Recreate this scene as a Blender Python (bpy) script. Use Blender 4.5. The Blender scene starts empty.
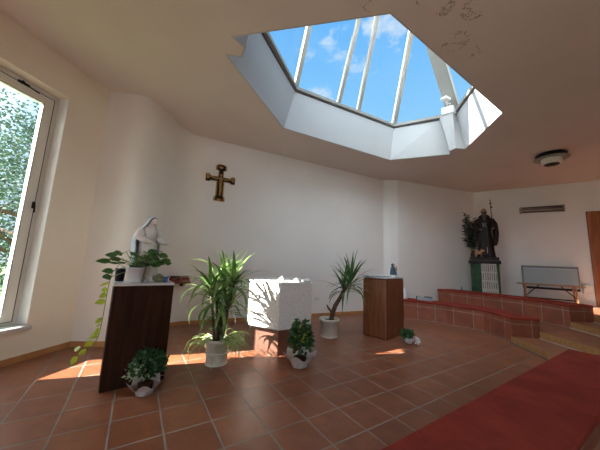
import bpy, bmesh, math, random
from mathutils import Vector, Matrix
C = bpy.context.scene.collection
R = math.radians
PI = math.pi
rnd = random.Random(7)

# ------------------------------------------------------------------ materials
def new_mat(name):
    m = bpy.data.materials.new(name); m.use_nodes = True
    nt = m.node_tree
    return m, nt, nt.nodes['Principled BSDF'], nt.nodes['Material Output']

def N(nt, t, **kw):
    n = nt.nodes.new(t)
    for k, v in kw.items():
        if k in n.inputs.keys(): n.inputs[k].default_value = v
        else: setattr(n, k, v)
    return n

def mat(name, col, rough=.6, col2=None, nscale=8, bump=0, bscale=40, metal=0, stretch=None, leaf=0, spec=None):
    m, nt, b, out = new_mat(name)
    b.inputs['Roughness'].default_value = rough
    b.inputs['Metallic'].default_value = metal
    if spec is not None: b.inputs['Specular IOR Level'].default_value = spec
    c2 = col2 or tuple(c*.86 for c in col)
    tc = N(nt, 'ShaderNodeTexCoord')
    mp = N(nt, 'ShaderNodeMapping')
    nt.links.new(tc.outputs['Object'], mp.inputs['Vector'])
    if stretch: mp.inputs['Scale'].default_value = stretch
    no = N(nt, 'ShaderNodeTexNoise', Scale=nscale, Detail=5)
    nt.links.new(mp.outputs['Vector'], no.inputs['Vector'])
    rp = N(nt, 'ShaderNodeValToRGB')
    rp.color_ramp.elements[0].position = .35; rp.color_ramp.elements[1].position = .65
    rp.color_ramp.elements[0].color = (*c2, 1); rp.color_ramp.elements[1].color = (*col, 1)
    nt.links.new(no.outputs['Fac'], rp.inputs['Fac'])
    nt.links.new(rp.outputs['Color'], b.inputs['Base Color'])
    if bump:
        n2 = N(nt, 'ShaderNodeTexNoise', Scale=bscale, Detail=6)
        nt.links.new(mp.outputs['Vector'], n2.inputs['Vector'])
        bp = N(nt, 'ShaderNodeBump', Strength=min(1, bump), Distance=.02)
        nt.links.new(n2.outputs['Fac'], bp.inputs['Height'])
        nt.links.new(bp.outputs['Normal'], b.inputs['Normal'])
    if leaf:
        tr = N(nt, 'ShaderNodeBsdfTranslucent')
        nt.links.new(rp.outputs['Color'], tr.inputs['Color'])
        mx = N(nt, 'ShaderNodeMixShader', Fac=leaf)
        nt.links.new(b.outputs[0], mx.inputs[1]); nt.links.new(tr.outputs[0], mx.inputs[2])
        nt.links.new(mx.outputs[0], out.inputs['Surface'])
    return m

def tile_mat(name, c1, c2, mortar, size, loc=(0, 0, 0), rot=0, uv=False, w=None, hgt=None, rough=.38, msize=.008):
    m, nt, b, out = new_mat(name)
    tc = N(nt, 'ShaderNodeTexCoord')
    mp = N(nt, 'ShaderNodeMapping', vector_type='TEXTURE')
    mp.inputs['Location'].default_value = loc
    mp.inputs['Rotation'].default_value = (0, 0, rot)
    nt.links.new(tc.outputs['UV' if uv else 'Object'], mp.inputs['Vector'])
    br = N(nt, 'ShaderNodeTexBrick', offset=0.0, squash=1.0)
    for k, v in {'Scale': 1, 'Mortar Size': msize, 'Mortar Smooth': .2, 'Bias': 0, 'Brick Width': w or size, 'Row Height': hgt or size}.items():
        br.inputs[k].default_value = v
    br.inputs['Color1'].default_value = (*c1, 1); br.inputs['Color2'].default_value = (*c2, 1)
    br.inputs['Mortar'].default_value = (*mortar, 1)
    nt.links.new(mp.outputs['Vector'], br.inputs['Vector'])
    no = N(nt, 'ShaderNodeTexNoise', Scale=5, Detail=8, Roughness=.65)
    nt.links.new(mp.outputs['Vector'], no.inputs['Vector'])
    rp = N(nt, 'ShaderNodeValToRGB')
    rp.color_ramp.elements[0].position = .3; rp.color_ramp.elements[1].position = .7
    rp.color_ramp.elements[0].color = (.68, .66, .66, 1); rp.color_ramp.elements[1].color = (1.12, 1.1, 1.06, 1)
    nt.links.new(no.outputs['Fac'], rp.inputs['Fac'])
    mx = N(nt, 'ShaderNodeMix', data_type='RGBA', blend_type='MULTIPLY')
    mx.inputs[0].default_value = 1
    nt.links.new(br.outputs['Color'], mx.inputs[6]); nt.links.new(rp.outputs['Color'], mx.inputs[7])
    nt.links.new(mx.outputs[2], b.inputs['Base Color'])
    ad = N(nt, 'ShaderNodeMath', operation='MULTIPLY_ADD')
    ad.inputs[1].default_value = .35; ad.inputs[2].default_value = rough
    nt.links.new(br.outputs['Fac'], ad.inputs[0]); nt.links.new(ad.outputs[0], b.inputs['Roughness'])
    iv = N(nt, 'ShaderNodeMath', operation='SUBTRACT'); iv.inputs[0].default_value = 1
    nt.links.new(br.outputs['Fac'], iv.inputs[1])
    n3 = N(nt, 'ShaderNodeMath', operation='MULTIPLY_ADD'); n3.inputs[1].default_value = .25
    nt.links.new(no.outputs['Fac'], n3.inputs[0]); nt.links.new(iv.outputs[0], n3.inputs[2])
    bp = N(nt, 'ShaderNodeBump', Strength=.5, Distance=.004)
    nt.links.new(n3.outputs[0], bp.inputs['Height']); nt.links.new(bp.outputs['Normal'], b.inputs['Normal'])
    return m

def plaster(name, col, cracks=False, brick=False):
    m, nt, b, out = new_mat(name)
    b.inputs['Roughness'].default_value = .92
    b.inputs['Specular IOR Level'].default_value = .15
    tc = N(nt, 'ShaderNodeTexCoord')
    no = N(nt, 'ShaderNodeTexNoise', Scale=1.2, Detail=5)
    nt.links.new(tc.outputs['Object'], no.inputs['Vector'])
    rp = N(nt, 'ShaderNodeValToRGB')
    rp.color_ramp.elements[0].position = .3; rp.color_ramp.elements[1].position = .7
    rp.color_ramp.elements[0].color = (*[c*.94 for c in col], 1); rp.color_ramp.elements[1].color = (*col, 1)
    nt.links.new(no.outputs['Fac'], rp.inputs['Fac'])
    colout = rp.outputs['Color']
    n2 = N(nt, 'ShaderNodeTexNoise', Scale=55, Detail=6)
    nt.links.new(tc.outputs['Object'], n2.inputs['Vector'])
    hout = n2.outputs['Fac']
    if cracks:      # flaking paint and hairline cracks in a few patches of the ceiling
        vo = N(nt, 'ShaderNodeTexNoise', Scale=4.2, Detail=10, Roughness=.66)
        nt.links.new(tc.outputs['Object'], vo.inputs['Vector'])
        ab = N(nt, 'ShaderNodeMath', operation='SUBTRACT'); ab.inputs[1].default_value = .5
        nt.links.new(vo.outputs['Fac'], ab.inputs[0])
        a2 = N(nt, 'ShaderNodeMath', operation='ABSOLUTE'); nt.links.new(ab.outputs[0], a2.inputs[0])
        lt = N(nt, 'ShaderNodeMath', operation='LESS_THAN'); lt.inputs[1].default_value = .008
        nt.links.new(a2.outputs[0], lt.inputs[0])
        cur = None
        for (x, y, r) in ((.63, 2.26, .09), (1.05, 2.2, .09), (1.4, 2.27, .09), (1.7, 2.25, .14), (1.74, 2.66, .15), (2.05, 2.78, .09)):
            vd = N(nt, 'ShaderNodeVectorMath', operation='DISTANCE'); vd.inputs[1].default_value = (x, y, 4.0)
            nt.links.new(tc.outputs['Object'], vd.inputs[0])
            l2 = N(nt, 'ShaderNodeMath', operation='LESS_THAN'); l2.inputs[1].default_value = r
            nt.links.new(vd.outputs['Value'], l2.inputs[0])
            if cur is None: cur = l2
            else:
                mxx = N(nt, 'ShaderNodeMath', operation='MAXIMUM')
                nt.links.new(cur.outputs[0], mxx.inputs[0]); nt.links.new(l2.outputs[0], mxx.inputs[1]); cur = mxx
        mu = N(nt, 'ShaderNodeMath', operation='MULTIPLY')
        nt.links.new(lt.outputs[0], mu.inputs[0]); nt.links.new(cur.outputs[0], mu.inputs[1])
        mx = N(nt, 'ShaderNodeMix', data_type='RGBA')
        nt.links.new(mu.outputs[0], mx.inputs[0]); nt.links.new(colout, mx.inputs[6])
        mx.inputs[7].default_value = (.22, .15, .12, 1)
        colout = mx.outputs[2]
    if brick:       # whitewashed masonry courses show faintly through the paint
        sp = N(nt, 'ShaderNodeSeparateXYZ'); nt.links.new(tc.outputs['Object'], sp.inputs[0])
        cb = N(nt, 'ShaderNodeCombineXYZ')
        nt.links.new(sp.outputs['X'], cb.inputs['X']); nt.links.new(sp.outputs['Z'], cb.inputs['Y'])
        br = N(nt, 'ShaderNodeTexBrick')
        for k, v in {'Scale': 1, 'Mortar Size': .01, 'Mortar Smooth': 1, 'Brick Width': .38, 'Row Height': .19}.items(): br.inputs[k].default_value = v
        nt.links.new(cb.outputs[0], br.inputs['Vector'])
        ma = N(nt, 'ShaderNodeMath', operation='MULTIPLY_ADD'); ma.inputs[1].default_value = -.25
        nt.links.new(br.outputs['Fac'], ma.inputs[0]); nt.links.new(hout, ma.inputs[2]); hout = ma.outputs[0]
    nt.links.new(colout, b.inputs['Base Color'])
    bp = N(nt, 'ShaderNodeBump', Strength=.25, Distance=.012)
    nt.links.new(hout, bp.inputs['Height']); nt.links.new(bp.outputs['Normal'], b.inputs['Normal'])
    return m

def glass_mat(name, tint=(.97, .985, .98)):
    m, nt, b, out = new_mat(name)
    nt.nodes.remove(b)
    t = N(nt, 'ShaderNodeBsdfTransparent'); t.inputs[0].default_value = (*tint, 1)
    g = N(nt, 'ShaderNodeBsdfGlossy'); g.inputs['Roughness'].default_value = .02
    fr = N(nt, 'ShaderNodeFresnel', IOR=1.1)
    mx = N(nt, 'ShaderNodeMixShader')
    nt.links.new(fr.outputs[0], mx.inputs[0]); nt.links.new(t.outputs[0], mx.inputs[1]); nt.links.new(g.outputs[0], mx.inputs[2])
    nt.links.new(mx.outputs[0], out.inputs['Surface'])
    return m

def wood(name, col, col2, rough=.42, along='z', spec=None):
    st = {'z': (9, 9, .7), 'x': (.7, 9, 9)}[along]
    return mat(name, col, rough, col2, nscale=3, bump=.08, bscale=6, stretch=st, spec=spec)

def rows_mat(name, bg, ink):     # rows of small printed motifs on the pedestal cloth (UV: u across, v up)
    m, nt, b, out = new_mat(name)
    b.inputs['Roughness'].default_value = .8
    tc = N(nt, 'ShaderNodeTexCoord')
    br = N(nt, 'ShaderNodeTexBrick', offset=.5)
    for k, v in {'Scale': 1, 'Mortar Size': .045, 'Mortar Smooth': .0, 'Brick Width': .135, 'Row Height': .40}.items(): br.inputs[k].default_value = v
    nt.links.new(tc.outputs['UV'], br.inputs['Vector'])
    no = N(nt, 'ShaderNodeTexNoise', Scale=18, Detail=2)
    nt.links.new(tc.outputs['UV'], no.inputs['Vector'])
    gt = N(nt, 'ShaderNodeMath', operation='GREATER_THAN'); gt.inputs[1].default_value = .42
    nt.links.new(no.outputs['Fac'], gt.inputs[0])
    iv = N(nt, 'ShaderNodeMath', operation='SUBTRACT'); iv.inputs[0].default_value = 1
    nt.links.new(br.outputs['Fac'], iv.inputs[1])
    mu = N(nt, 'ShaderNodeMath', operation='MULTIPLY')
    nt.links.new(iv.outputs[0], mu.inputs[0]); nt.links.new(gt.outputs[0], mu.inputs[1])
    mx = N(nt, 'ShaderNodeMix', data_type='RGBA')
    nt.links.new(mu.outputs[0], mx.inputs[0]); mx.inputs[6].default_value = (*bg, 1); mx.inputs[7].default_value = (*ink, 1)
    nt.links.new(mx.outputs[2], b.inputs['Base Color'])
    return m

M = {}
YAW = R(32.11)
M['floor'] = tile_mat('terracotta_tile', (.32, .118, .055), (.25, .088, .043), (.29, .26, .22), .358, (.0176, 1.933, 0), YAW)
M['bench_tile'] = tile_mat('bench_tile', (.30, .088, .044), (.22, .066, .036), (.34, .24, .19), .36, (0, .02, 0), 0, True, w=.40, hgt=.33, rough=.45)
M['wall'] = plaster('white_plaster', (.80, .775, .745), brick=True)
M['wall_plain'] = plaster('cream_plaster', (.84, .765, .635))
M['wall_soft'] = plaster('off_white_plaster', (.81, .765, .705))
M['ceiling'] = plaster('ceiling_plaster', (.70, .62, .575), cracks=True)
M['white'] = mat('white_paint', (.86, .86, .84), .5, (.82, .82, .80), 3)
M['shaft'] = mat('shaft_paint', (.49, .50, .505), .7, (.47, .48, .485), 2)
M['rafter'] = mat('rafter_paint', (.30, .295, .265), .6, (.27, .265, .24), 3)
M['frame'] = mat('cream_frame_paint', (.74, .71, .64), .45, (.70, .67, .60), 4)
M['dark_seal'] = mat('grey_seal', (.10, .10, .10), .6)
M['glass'] = glass_mat('window_glass')
M['skirting'] = mat('tan_skirting', (.50, .235, .085), .5, (.42, .19, .07), 6)
M['dark_wood'] = wood('dark_walnut', (.040, .014, .006), (.020, .007, .003), .6, spec=.15)
M['red_wood'] = wood('reddish_walnut', (.22, .078, .028), (.12, .042, .018), .35)
M['door_wood'] = wood('oak_brown', (.34, .12, .035), (.22, .072, .022), .35)
M['nosing'] = wood('light_oak', (.38, .20, .075), (.28, .14, .05), .5, 'x')
M['pine'] = wood('pine', (.38, .19, .075), (.28, .13, .05), .45, 'x')
M['marble'] = mat('pale_marble', (.60, .60, .60), .3, (.45, .45, .46), 6)
M['stone'] = mat('hammered_white_stone', (.80, .77, .75), .9, (.64, .60, .58), 60, bump=1, bscale=55)
M['brick_base'] = mat('brown_base', (.16, .062, .036), .6, (.11, .042, .026), 7)
M['cushion'] = mat('red_cushion', (.31, .047, .030), .95, (.22, .034, .024), 3.5, bump=.6, bscale=9, spec=.15)
M['pot'] = mat('cream_plastic', (.68, .64, .56), .5, (.60, .56, .49), 6)
M['white_pot'] = mat('white_ceramic', (.80, .80, .80), .35, (.66, .66, .68), 10)
M['soil'] = mat('soil', (.06, .035, .02), .95, (.03, .018, .01), 40, bump=.8)
M['leaf'] = mat('yucca_leaf', (.07, .18, .04), .35, (.24, .34, .11), 6, leaf=.2)
M['leaf_dark'] = mat('dark_yucca_leaf', (.045, .125, .04), .38, (.09, .20, .06), 9, leaf=.2)
M['leaf_pale'] = mat('pale_striped_leaf', (.48, .58, .28), .5, (.26, .42, .13), 30, leaf=.35)
M['ivy'] = mat('ivy_leaf', (.03, .085, .03), .45, (.06, .15, .05), 22, leaf=.2)
M['ivy_pale'] = mat('variegated_leaf', (.55, .62, .45), .5, (.16, .32, .12), 26, leaf=.2)
M['pothos'] = mat('pothos_leaf', (.06, .17, .035), .35, (.035, .10, .025), 18, leaf=.25)
M['pothos_yellow'] = mat('yellow_green_leaf', (.55, .60, .06), .4, (.38, .52, .06), 14, leaf=.45)
M['stem'] = mat('green_stem', (.22, .30, .09), .6)
M['bark'] = mat('bark', (.16, .10, .065), .9, (.09, .055, .035), 18, bump=.9, bscale=30)
M['paper_wrap'] = mat('white_paper', (.84, .80, .78), .6, (.74, .68, .66), 16, bump=.3)
M['plaster_statue'] = mat('painted_plaster', (.78, .74, .70), .6, (.66, .62, .58), 16)
M['veil'] = mat('blue_white_mantle', (.66, .72, .76), .6, (.46, .55, .62), 11)
M['blue'] = mat('blue_glass', (.03, .12, .42), .3)
M['moss'] = mat('mossy_stone', (.24, .24, .13), .95, (.10, .12, .06), 25, bump=1, bscale=30)
M['black'] = mat('black_plastic', (.010, .010, .011), .5, spec=.25)
M['black_wood'] = mat('black_lacquer', (.014, .009, .008), .5, spec=.25)
M['gold'] = mat('aged_gold', (.50, .29, .09), .38, (.32, .17, .05), 20, metal=.5)
M['darkred'] = mat('dark_red', (.12, .022, .016), .6)
M['skin'] = mat('painted_flesh', (.52, .30, .18), .6)
M['habit'] = mat('dark_brown_habit', (.022, .012, .010), .5, (.013, .008, .007), 9, spec=.3)
M['beard'] = mat('grey_beard', (.16, .12, .10), .8, (.08, .06, .05), 40, bump=.5)
M['pig'] = mat('tan_pig', (.48, .26, .14), .6)
M['palm_dark'] = mat('dark_blue_green_leaf', (.014, .025, .03), .5, (.03, .045, .05), 16)
M['green_cloth'] = mat('green_cloth', (.035, .095, .05), .85, (.02, .06, .03), 9)
M['cloth_rows'] = rows_mat('patterned_white_cloth', (.46, .43, .40), (.10, .08, .07))
M['grey_metal'] = mat('grey_blue_metal', (.36, .41, .43), .45, (.33, .38, .40), 3)
M['light_grey'] = mat('light_grey_metal', (.55, .58, .60), .4)
M['lamp_beige'] = mat('beige_metal', (.34, .29, .25), .45)
M['opal'] = mat('opal_shade', (.80, .76, .70), .4)
M['lamp_grey'] = mat('mid_grey_metal', (.16, .18, .19), .45)
M['bronze'] = mat('bronze_metal', (.09, .06, .045), .4, metal=.5)
M['alu'] = mat('aluminium_strip', (.62, .63, .63), .35, metal=.6)
M['book_red'] = mat('book_red', (.24, .045, .035), .6)
M['book_tan'] = mat('book_tan', (.42, .24, .13), .6)
M['book_blue'] = mat('book_cover_blue_green', (.06, .14, .19), .5)
M['page'] = mat('page_paper', (.74, .74, .72), .7)
M['grass'] = mat('lawn', (.13, .22, .06), .9, (.08, .15, .04), 3)
M['tree_leaf'] = mat('tree_leaf', (.055, .10, .06), .6, (.025, .05, .032), 1.5, leaf=.35)
M['cyclamen'] = mat('white_petals', (.80, .77, .78), .6, leaf=.2)
M['socket'] = mat('socket_plastic', (.72, .68, .60), .4)

# ------------------------------------------------------------------ mesh helper
class MB:
    def __init__(s): s.bm = bmesh.new(); s.uv = None
    def box(s, c, size, rz=0, bev=0, rot=None):
        b = bmesh.new(); bmesh.ops.create_cube(b, size=1)
        bmesh.ops.scale(b, vec=size, verts=b.verts)
        if bev: bmesh.ops.bevel(b, geom=b.edges[:], offset=bev, segments=2, affect='EDGES', profile=.5)
        m = Matrix.Translation(c) @ (rot or Matrix.Rotation(rz, 4, 'Z'))
        bmesh.ops.transform(b, matrix=m, verts=b.verts)
        return s.add(b)
    def add(s, b):
        me = bpy.data.meshes.new('t'); b.to_mesh(me); b.free(); s.bm.from_mesh(me); bpy.data.meshes.remove(me); return s
    def beam(s, a, b_, w, d, up=(0, 0, 1)):
        a = Vector(a); b_ = Vector(b_); z = (b_-a); L = z.length; z.normalize()
        x = Vector(up).cross(z)
        if x.length < 1e-4: x = Vector((1, 0, 0))
        x.normalize(); y = z.cross(x)
        rot = Matrix((x, y, z)).transposed().to_4x4()
        return s.box((a+b_)/2, (w, d, L), rot=rot)
    def prism(s, poly, z0, z1, uvs=False, bev=0):
        b = bmesh.new()
        lo = [b.verts.new((p[0], p[1], z0)) for p in poly]; hi = [b.verts.new((p[0], p[1], z1)) for p in poly]
        b.faces.new(lo[::-1]); b.faces.new(hi)
        n = len(poly)
        for i in range(n): b.faces.new((lo[i], lo[(i+1) % n], hi[(i+1) % n], hi[i]))
        bmesh.ops.recalc_face_normals(b, faces=b.faces)
        if bev: bmesh.ops.bevel(b, geom=b.edges[:], offset=bev, segments=2, affect='EDGES', profile=.5)
        return s.add(b)
    def tube(s, pts, rad, seg=8, cap=True):
        pts = [Vector(p) for p in pts]
        if not hasattr(rad, '__len__'): rad = [rad]*len(pts)
        b = bmesh.new(); rings = []; px = None
        for i, p in enumerate(pts):
            t = (pts[min(i+1, len(pts)-1)] - pts[max(i-1, 0)]).normalized()
            if px is None:
                px = t.cross(Vector((0, 0, 1)))
                if px.length < .01: px = Vector((1, 0, 0))
            px = (px - t*px.dot(t)).normalized(); py = t.cross(px)
            rings.append([b.verts.new(p + (px*math.cos(2*PI*k/seg) + py*math.sin(2*PI*k/seg))*rad[i]) for k in range(seg)])
        for i in range(len(rings)-1):
            for k in range(seg): b.faces.new((rings[i][k], rings[i][(k+1) % seg], rings[i+1][(k+1) % seg], rings[i+1][k]))
        if cap: b.faces.new(rings[0][::-1]); b.faces.new(rings[-1])
        return s.add(b)
    def lathe(s, prof, c=(0, 0, 0), seg=32, fn=None):
        b = bmesh.new(); rings = []
        for (r, z) in prof:
            rings.append([b.verts.new((c[0]+(r*(fn(2*PI*k/seg, z) if fn else 1))*math.cos(2*PI*k/seg), c[1]+(r*(fn(2*PI*k/seg, z) if fn else 1))*math.sin(2*PI*k/seg), c[2]+z)) for k in range(seg)])
        for i in range(len(rings)-1):
            for k in range(seg): b.faces.new((rings[i][k], rings[i][(k+1) % seg], rings[i+1][(k+1) % seg], rings[i+1][k]))
        if prof[0][0] > 1e-5: b.faces.new(rings[0][::-1])
        if prof[-1][0] > 1e-5: b.faces.new(rings[-1])
        bmesh.ops.remove_doubles(b, verts=b.verts, dist=1e-6)
        bmesh.ops.recalc_face_normals(b, faces=b.faces)
        return s.add(b)
    def loft(s, secs, seg=28, pleat=0, npl=9, ph=0):
        """secs: (cx, cy, z, rx, ry)"""
        b = bmesh.new(); rings = []
        for j, (cx, cy, z, rx, ry) in enumerate(secs):
            r_ = []
            k0 = pleat*(1-j/(len(secs)-1))
            for k in range(seg):
                a = 2*PI*k/seg; m = 1+k0*math.sin(npl*a+ph+j*.35)
                r_.append(b.verts.new((cx+rx*m*math.cos(a), cy+ry*m*math.sin(a), z)))
            rings.append(r_)
        for i in range(len(rings)-1):
            for k in range(seg): b.faces.new((rings[i][k], rings[i][(k+1) % seg], rings[i+1][(k+1) % seg], rings[i+1][k]))
        b.faces.new(rings[0][::-1]); b.faces.new(rings[-1])
        bmesh.ops.recalc_face_normals(b, faces=b.faces)
        return s.add(b)
    def ball(s, c, r, sub=3, rot=None):
        b = bmesh.new(); bmesh.ops.create_icosphere(b, subdivisions=sub, radius=1)
        if not hasattr(r, '__len__'): r = (r, r, r)
        bmesh.ops.scale(b, vec=r, verts=b.verts)
        bmesh.ops.transform(b, matrix=Matrix.Translation(c) @ (rot or Matrix.Identity(4)), verts=b.verts)
        return s.add(b)
    def blade(s, o, az, el, L, w, droop, n=7, wide=.25, fold=.25, twist=0, roll=0):
        """a leaf: starts at o, heads off at azimuth az and elevation el, bends down by droop radians"""
        o = Vector(o); b = s.bm; prev = None; p = o.copy()
        for i in range(n+1):
            t = i/n; e = el - droop*t*t
            d = Vector((math.cos(az)*math.cos(e), math.sin(az)*math.cos(e), math.sin(e)))
            if i: p = p + d*(L/n)
            if wide < .3: ww = w*(min(1, .35+t/wide*.65) if t < wide else max(.04, ((1-t)/(1-wide))**.75))
            else: ww = w*max(.05, math.sin(PI*min(1, max(.02, t**.7)))**.8)
            sd = Vector((-math.sin(az+twist*t), math.cos(az+twist*t), 0))
            up = d.cross(sd)*-1
            if roll: sd, up = sd*math.cos(roll)+up*math.sin(roll), up*math.cos(roll)-sd*math.sin(roll)
            row = [b.verts.new(p+sd*ww/2+up*abs(fold)*ww/2), b.verts.new(p), b.verts.new(p-sd*ww/2+up*abs(fold)*ww/2)]
            if prev:
                b.faces.new((prev[0], prev[1], row[1], row[0])); b.faces.new((prev[1], prev[2], row[2], row[1]))
            prev = row
        return s
    def build(s, name, m, parent=None, smooth=False, label=None, tf=None):
        if tf: bmesh.ops.transform(s.bm, matrix=tf, verts=s.bm.verts)
        me = bpy.data.meshes.new(name); s.bm.to_mesh(me); s.bm.free()
        if smooth:
            for p in me.polygons: p.use_smooth = True
        me.materials.append(M[m] if isinstance(m, str) else m)
        o = bpy.data.objects.new(name, me); C.objects.link(o)
        if parent: o.parent = parent
        if label: o['label'] = label
        return o

def remesh(o, v=.008, smooth=2):
    md = o.modifiers.new('fuse', 'REMESH'); md.mode = 'VOXEL'; md.voxel_size = v; md.use_smooth_shade = True
    if smooth:
        sm = o.modifiers.new('soft', 'SMOOTH'); sm.iterations = smooth; sm.factor = .5
    return o
def thing(name, label, cat, loc=(0, 0, 0), rz=0, group=None):
    o = bpy.data.objects.new(name, None); C.objects.link(o); o.empty_display_size = .1
    o.location = loc; o.rotation_euler = (0, 0, rz); o['label'] = label; o['category'] = cat
    if group: o['group'] = group
    return o
def tag(o, label, cat, group=None):
    o['label'] = label; o['category'] = cat
    if group: o['group'] = group
    return o
def struct(o, label=None):
    o['kind'] = 'structure'
    if label: o['label'] = label
    return o
def V2(a): return Vector((a[0], a[1]))

# ------------------------------------------------------------------ camera
cam = bpy.data.cameras.new('camera'); co = bpy.data.objects.new('camera', cam); C.objects.link(co)
p_, r_ = R(8.19), R(2.52)
fw = Vector((0, math.cos(p_), math.sin(p_))); u0 = Vector((0, -math.sin(p_), math.cos(p_))); rt0 = Vector((1, 0, 0))
rt = rt0*math.cos(r_)+u0*math.sin(r_); up = -rt0*math.sin(r_)+u0*math.cos(r_)
mw = Matrix((rt, up, -fw)).transposed().to_4x4(); mw.translation = Vector((0, 0, 1.35))
co.matrix_world = mw
cam.sensor_width = 36; cam.lens = 254.6/600*36; cam.clip_start = .05; cam.clip_end = 200
bpy.context.scene.camera = co

# ------------------------------------------------------------------ walls
H = 4.0
def offset_poly(pts, d):
    """polyline shifted to the left of its heading by d, mitred"""
    out = []
    for i, p in enumerate(pts):
        p = V2(p); dirs = []
        if i > 0: dirs.append((p-V2(pts[i-1])).normalized())
        if i < len(pts)-1: dirs.append((V2(pts[i+1])-p).normalized())
        ns = [Vector((-q.y, q.x)) for q in dirs]
        n = (ns[0]+ns[-1]).normalized(); k = 1/max(.4, n.dot(ns[0]))
        out.append(p+n*d*k)
    return out
def wall(name, pts, m='wall', d=.2, z0=-.1, z1=H+.05):
    q = offset_poly(pts, d)
    mb = MB()
    for i in range(len(pts)-1):
        mb.prism([pts[i], pts[i+1], q[i+1], q[i]], z0, z1)
    bmesh.ops.remove_doubles(mb.bm, verts=mb.bm.verts, dist=1e-4)
    return struct(mb.build(name, m))
dW = Vector((.181, .983)).normalized(); nW = Vector((-dW.y, dW.x))      # along the window wall, outward
A = Vector((-3.23, 3.89))
def wp(t, d=0): return A + dW*t + nW*d
WZ0, WZ1, WT0, WT1 = .42, 3.49, -1.53, -.57
TH = .30
# left wall with the window opening
mb = MB()
for (a, b, z0, z1) in ((-8.3, -6.4, -.1, H+.05), (-6.4, -4.6, -.1, WZ0), (-6.4, -4.6, WZ1, H+.05), (-4.6, WT0, -.1, H+.05), (WT1, .02, -.1, H+.05), (WT0, WT1, -.1, WZ0), (WT0, WT1, WZ1, H+.05)):
    mb.prism([wp(a), wp(b), wp(b, TH), wp(a, TH)], z0, z1)
struct(mb.build('wall_left', 'wall_plain'))
bump_pts = [(-3.23, 3.89), (-3.0, 3.905), (-2.84, 3.93), (-2.72, 3.975), (-2.64, 4.05), (-2.585, 4.17), (-2.555, 4.35), (-2.535, 4.6), (-2.515, 4.86), (-2.47, 5.06), (-2.39, 5.22), (-2.27, 5.32), (-2.1, 5.40)]
def dense(pts, n=6):
    out = [V2(pts[0])]
    for i in range(len(pts)-1):
        p0, p1, p2, p3 = V2(pts[max(0, i-1)]), V2(pts[i]), V2(pts[i+1]), V2(pts[min(len(pts)-1, i+2)])
        for k in range(1, n+1):
            t = k/n; out.append(.5*((2*p1)+(p2-p0)*t+(2*p0-5*p1+4*p2-p3)*t*t+(3*p1-p0-3*p2+p3)*t*t*t))
    return [tuple(p) for p in out]
bump_pts = dense(bump_pts)
wall('wall_front_left', bump_pts, 'wall_soft', .2)
BL, BR = (-2.1, 5.40), (2.55, 7.71)
wall('wall_back', [BL, BR], 'wall', .25)
wall('wall_back_right', [(2.55, 7.71), (2.75, 7.66), (2.98, 7.65), (3.2, 7.71), (5.97, 8.6)], 'wall', .25)
RW0 = Vector((5.97, 8.6)); dR = Vector((2.46, -1.72)).normalized(); nR = Vector((dR.y, -dR.x))*1   # nR points into the room? fixed below
nR = Vector((-abs(dR.y), -abs(dR.x)))                        # into the room
def rp(t, d=0): return RW0 + dR*t + nR*d
RE = rp(5.2)
wall('wall_right', [tuple(RW0), tuple(RE)], 'wall', .25)
near = wp(-8.0)
wall('wall_right_rear', [tuple(RE), (9.6, -2.0), (7.0, -4.6)], 'wall_plain', .25)
# rear wall, behind the camera, with a broad window added to brighten the room
RA, RB = Vector((7.0, -4.6)), Vector((near.x, near.y)); dA = (RB-RA).normalized(); nA = Vector((-dA.y, dA.x)); LA = (RB-RA).length
def ap(t, d=0): return RA+dA*t+nA*d
if nA.y > 0: nA = -nA
REARW = ((6.1, 9.7),); RZ0, RZ1 = 1.0, 3.5
mb = MB()
for (a, b, z0, z1) in ((0, LA, -.1, RZ0), (0, LA, RZ1, H+.05), (0, 6.1, RZ0, RZ1), (9.7, LA, RZ0, RZ1)):
    mb.prism([ap(a), ap(b), ap(b, .25), ap(a, .25)], z0, z1)
struct(mb.build('wall_rear', 'wall_plain'))
for k, (a, b) in enumerate(REARW):
    wn = bpy.data.objects.new('window_%d' % (3+k), None); C.objects.link(wn); struct(wn)
    mb = MB()
    for t0 in (a, (a+b)/2-.04, b-.08): mb.prism([ap(t0, .08), ap(t0+.08, .08), ap(t0+.08, .15), ap(t0, .15)], RZ0, RZ1)
    for z0 in (RZ0, RZ1-.08): mb.prism([ap(a, .08), ap(b, .08), ap(b, .15), ap(a, .15)], z0, z0+.08)
    mb.build('frame', 'frame', wn)
    mb = MB(); mb.prism([ap(a, .11), ap(b, .11), ap(b, .118), ap(a, .118)], RZ0+.04, RZ1-.04); mb.build('pane', 'glass', wn)
room = [tuple(near), tuple(A)] + bump_pts[1:-1] + [BL, BR, (2.75, 7.66), (2.98, 7.65), (3.2, 7.71), tuple(RW0), tuple(RE), (9.6, -2.0), (7.0, -4.6)]

# floor
def poly_flat(name, poly, z, th, m):
    mb = MB(); mb.prism(poly, z-th, z); return mb.build(name, m)
rc = Vector((1.8, 2.0))
big = [tuple(V2(p)+(V2(p)-rc).normalized()*.15) for p in room]
fl = struct(poly_flat('floor', big, 0, .1, 'floor'))

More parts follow.
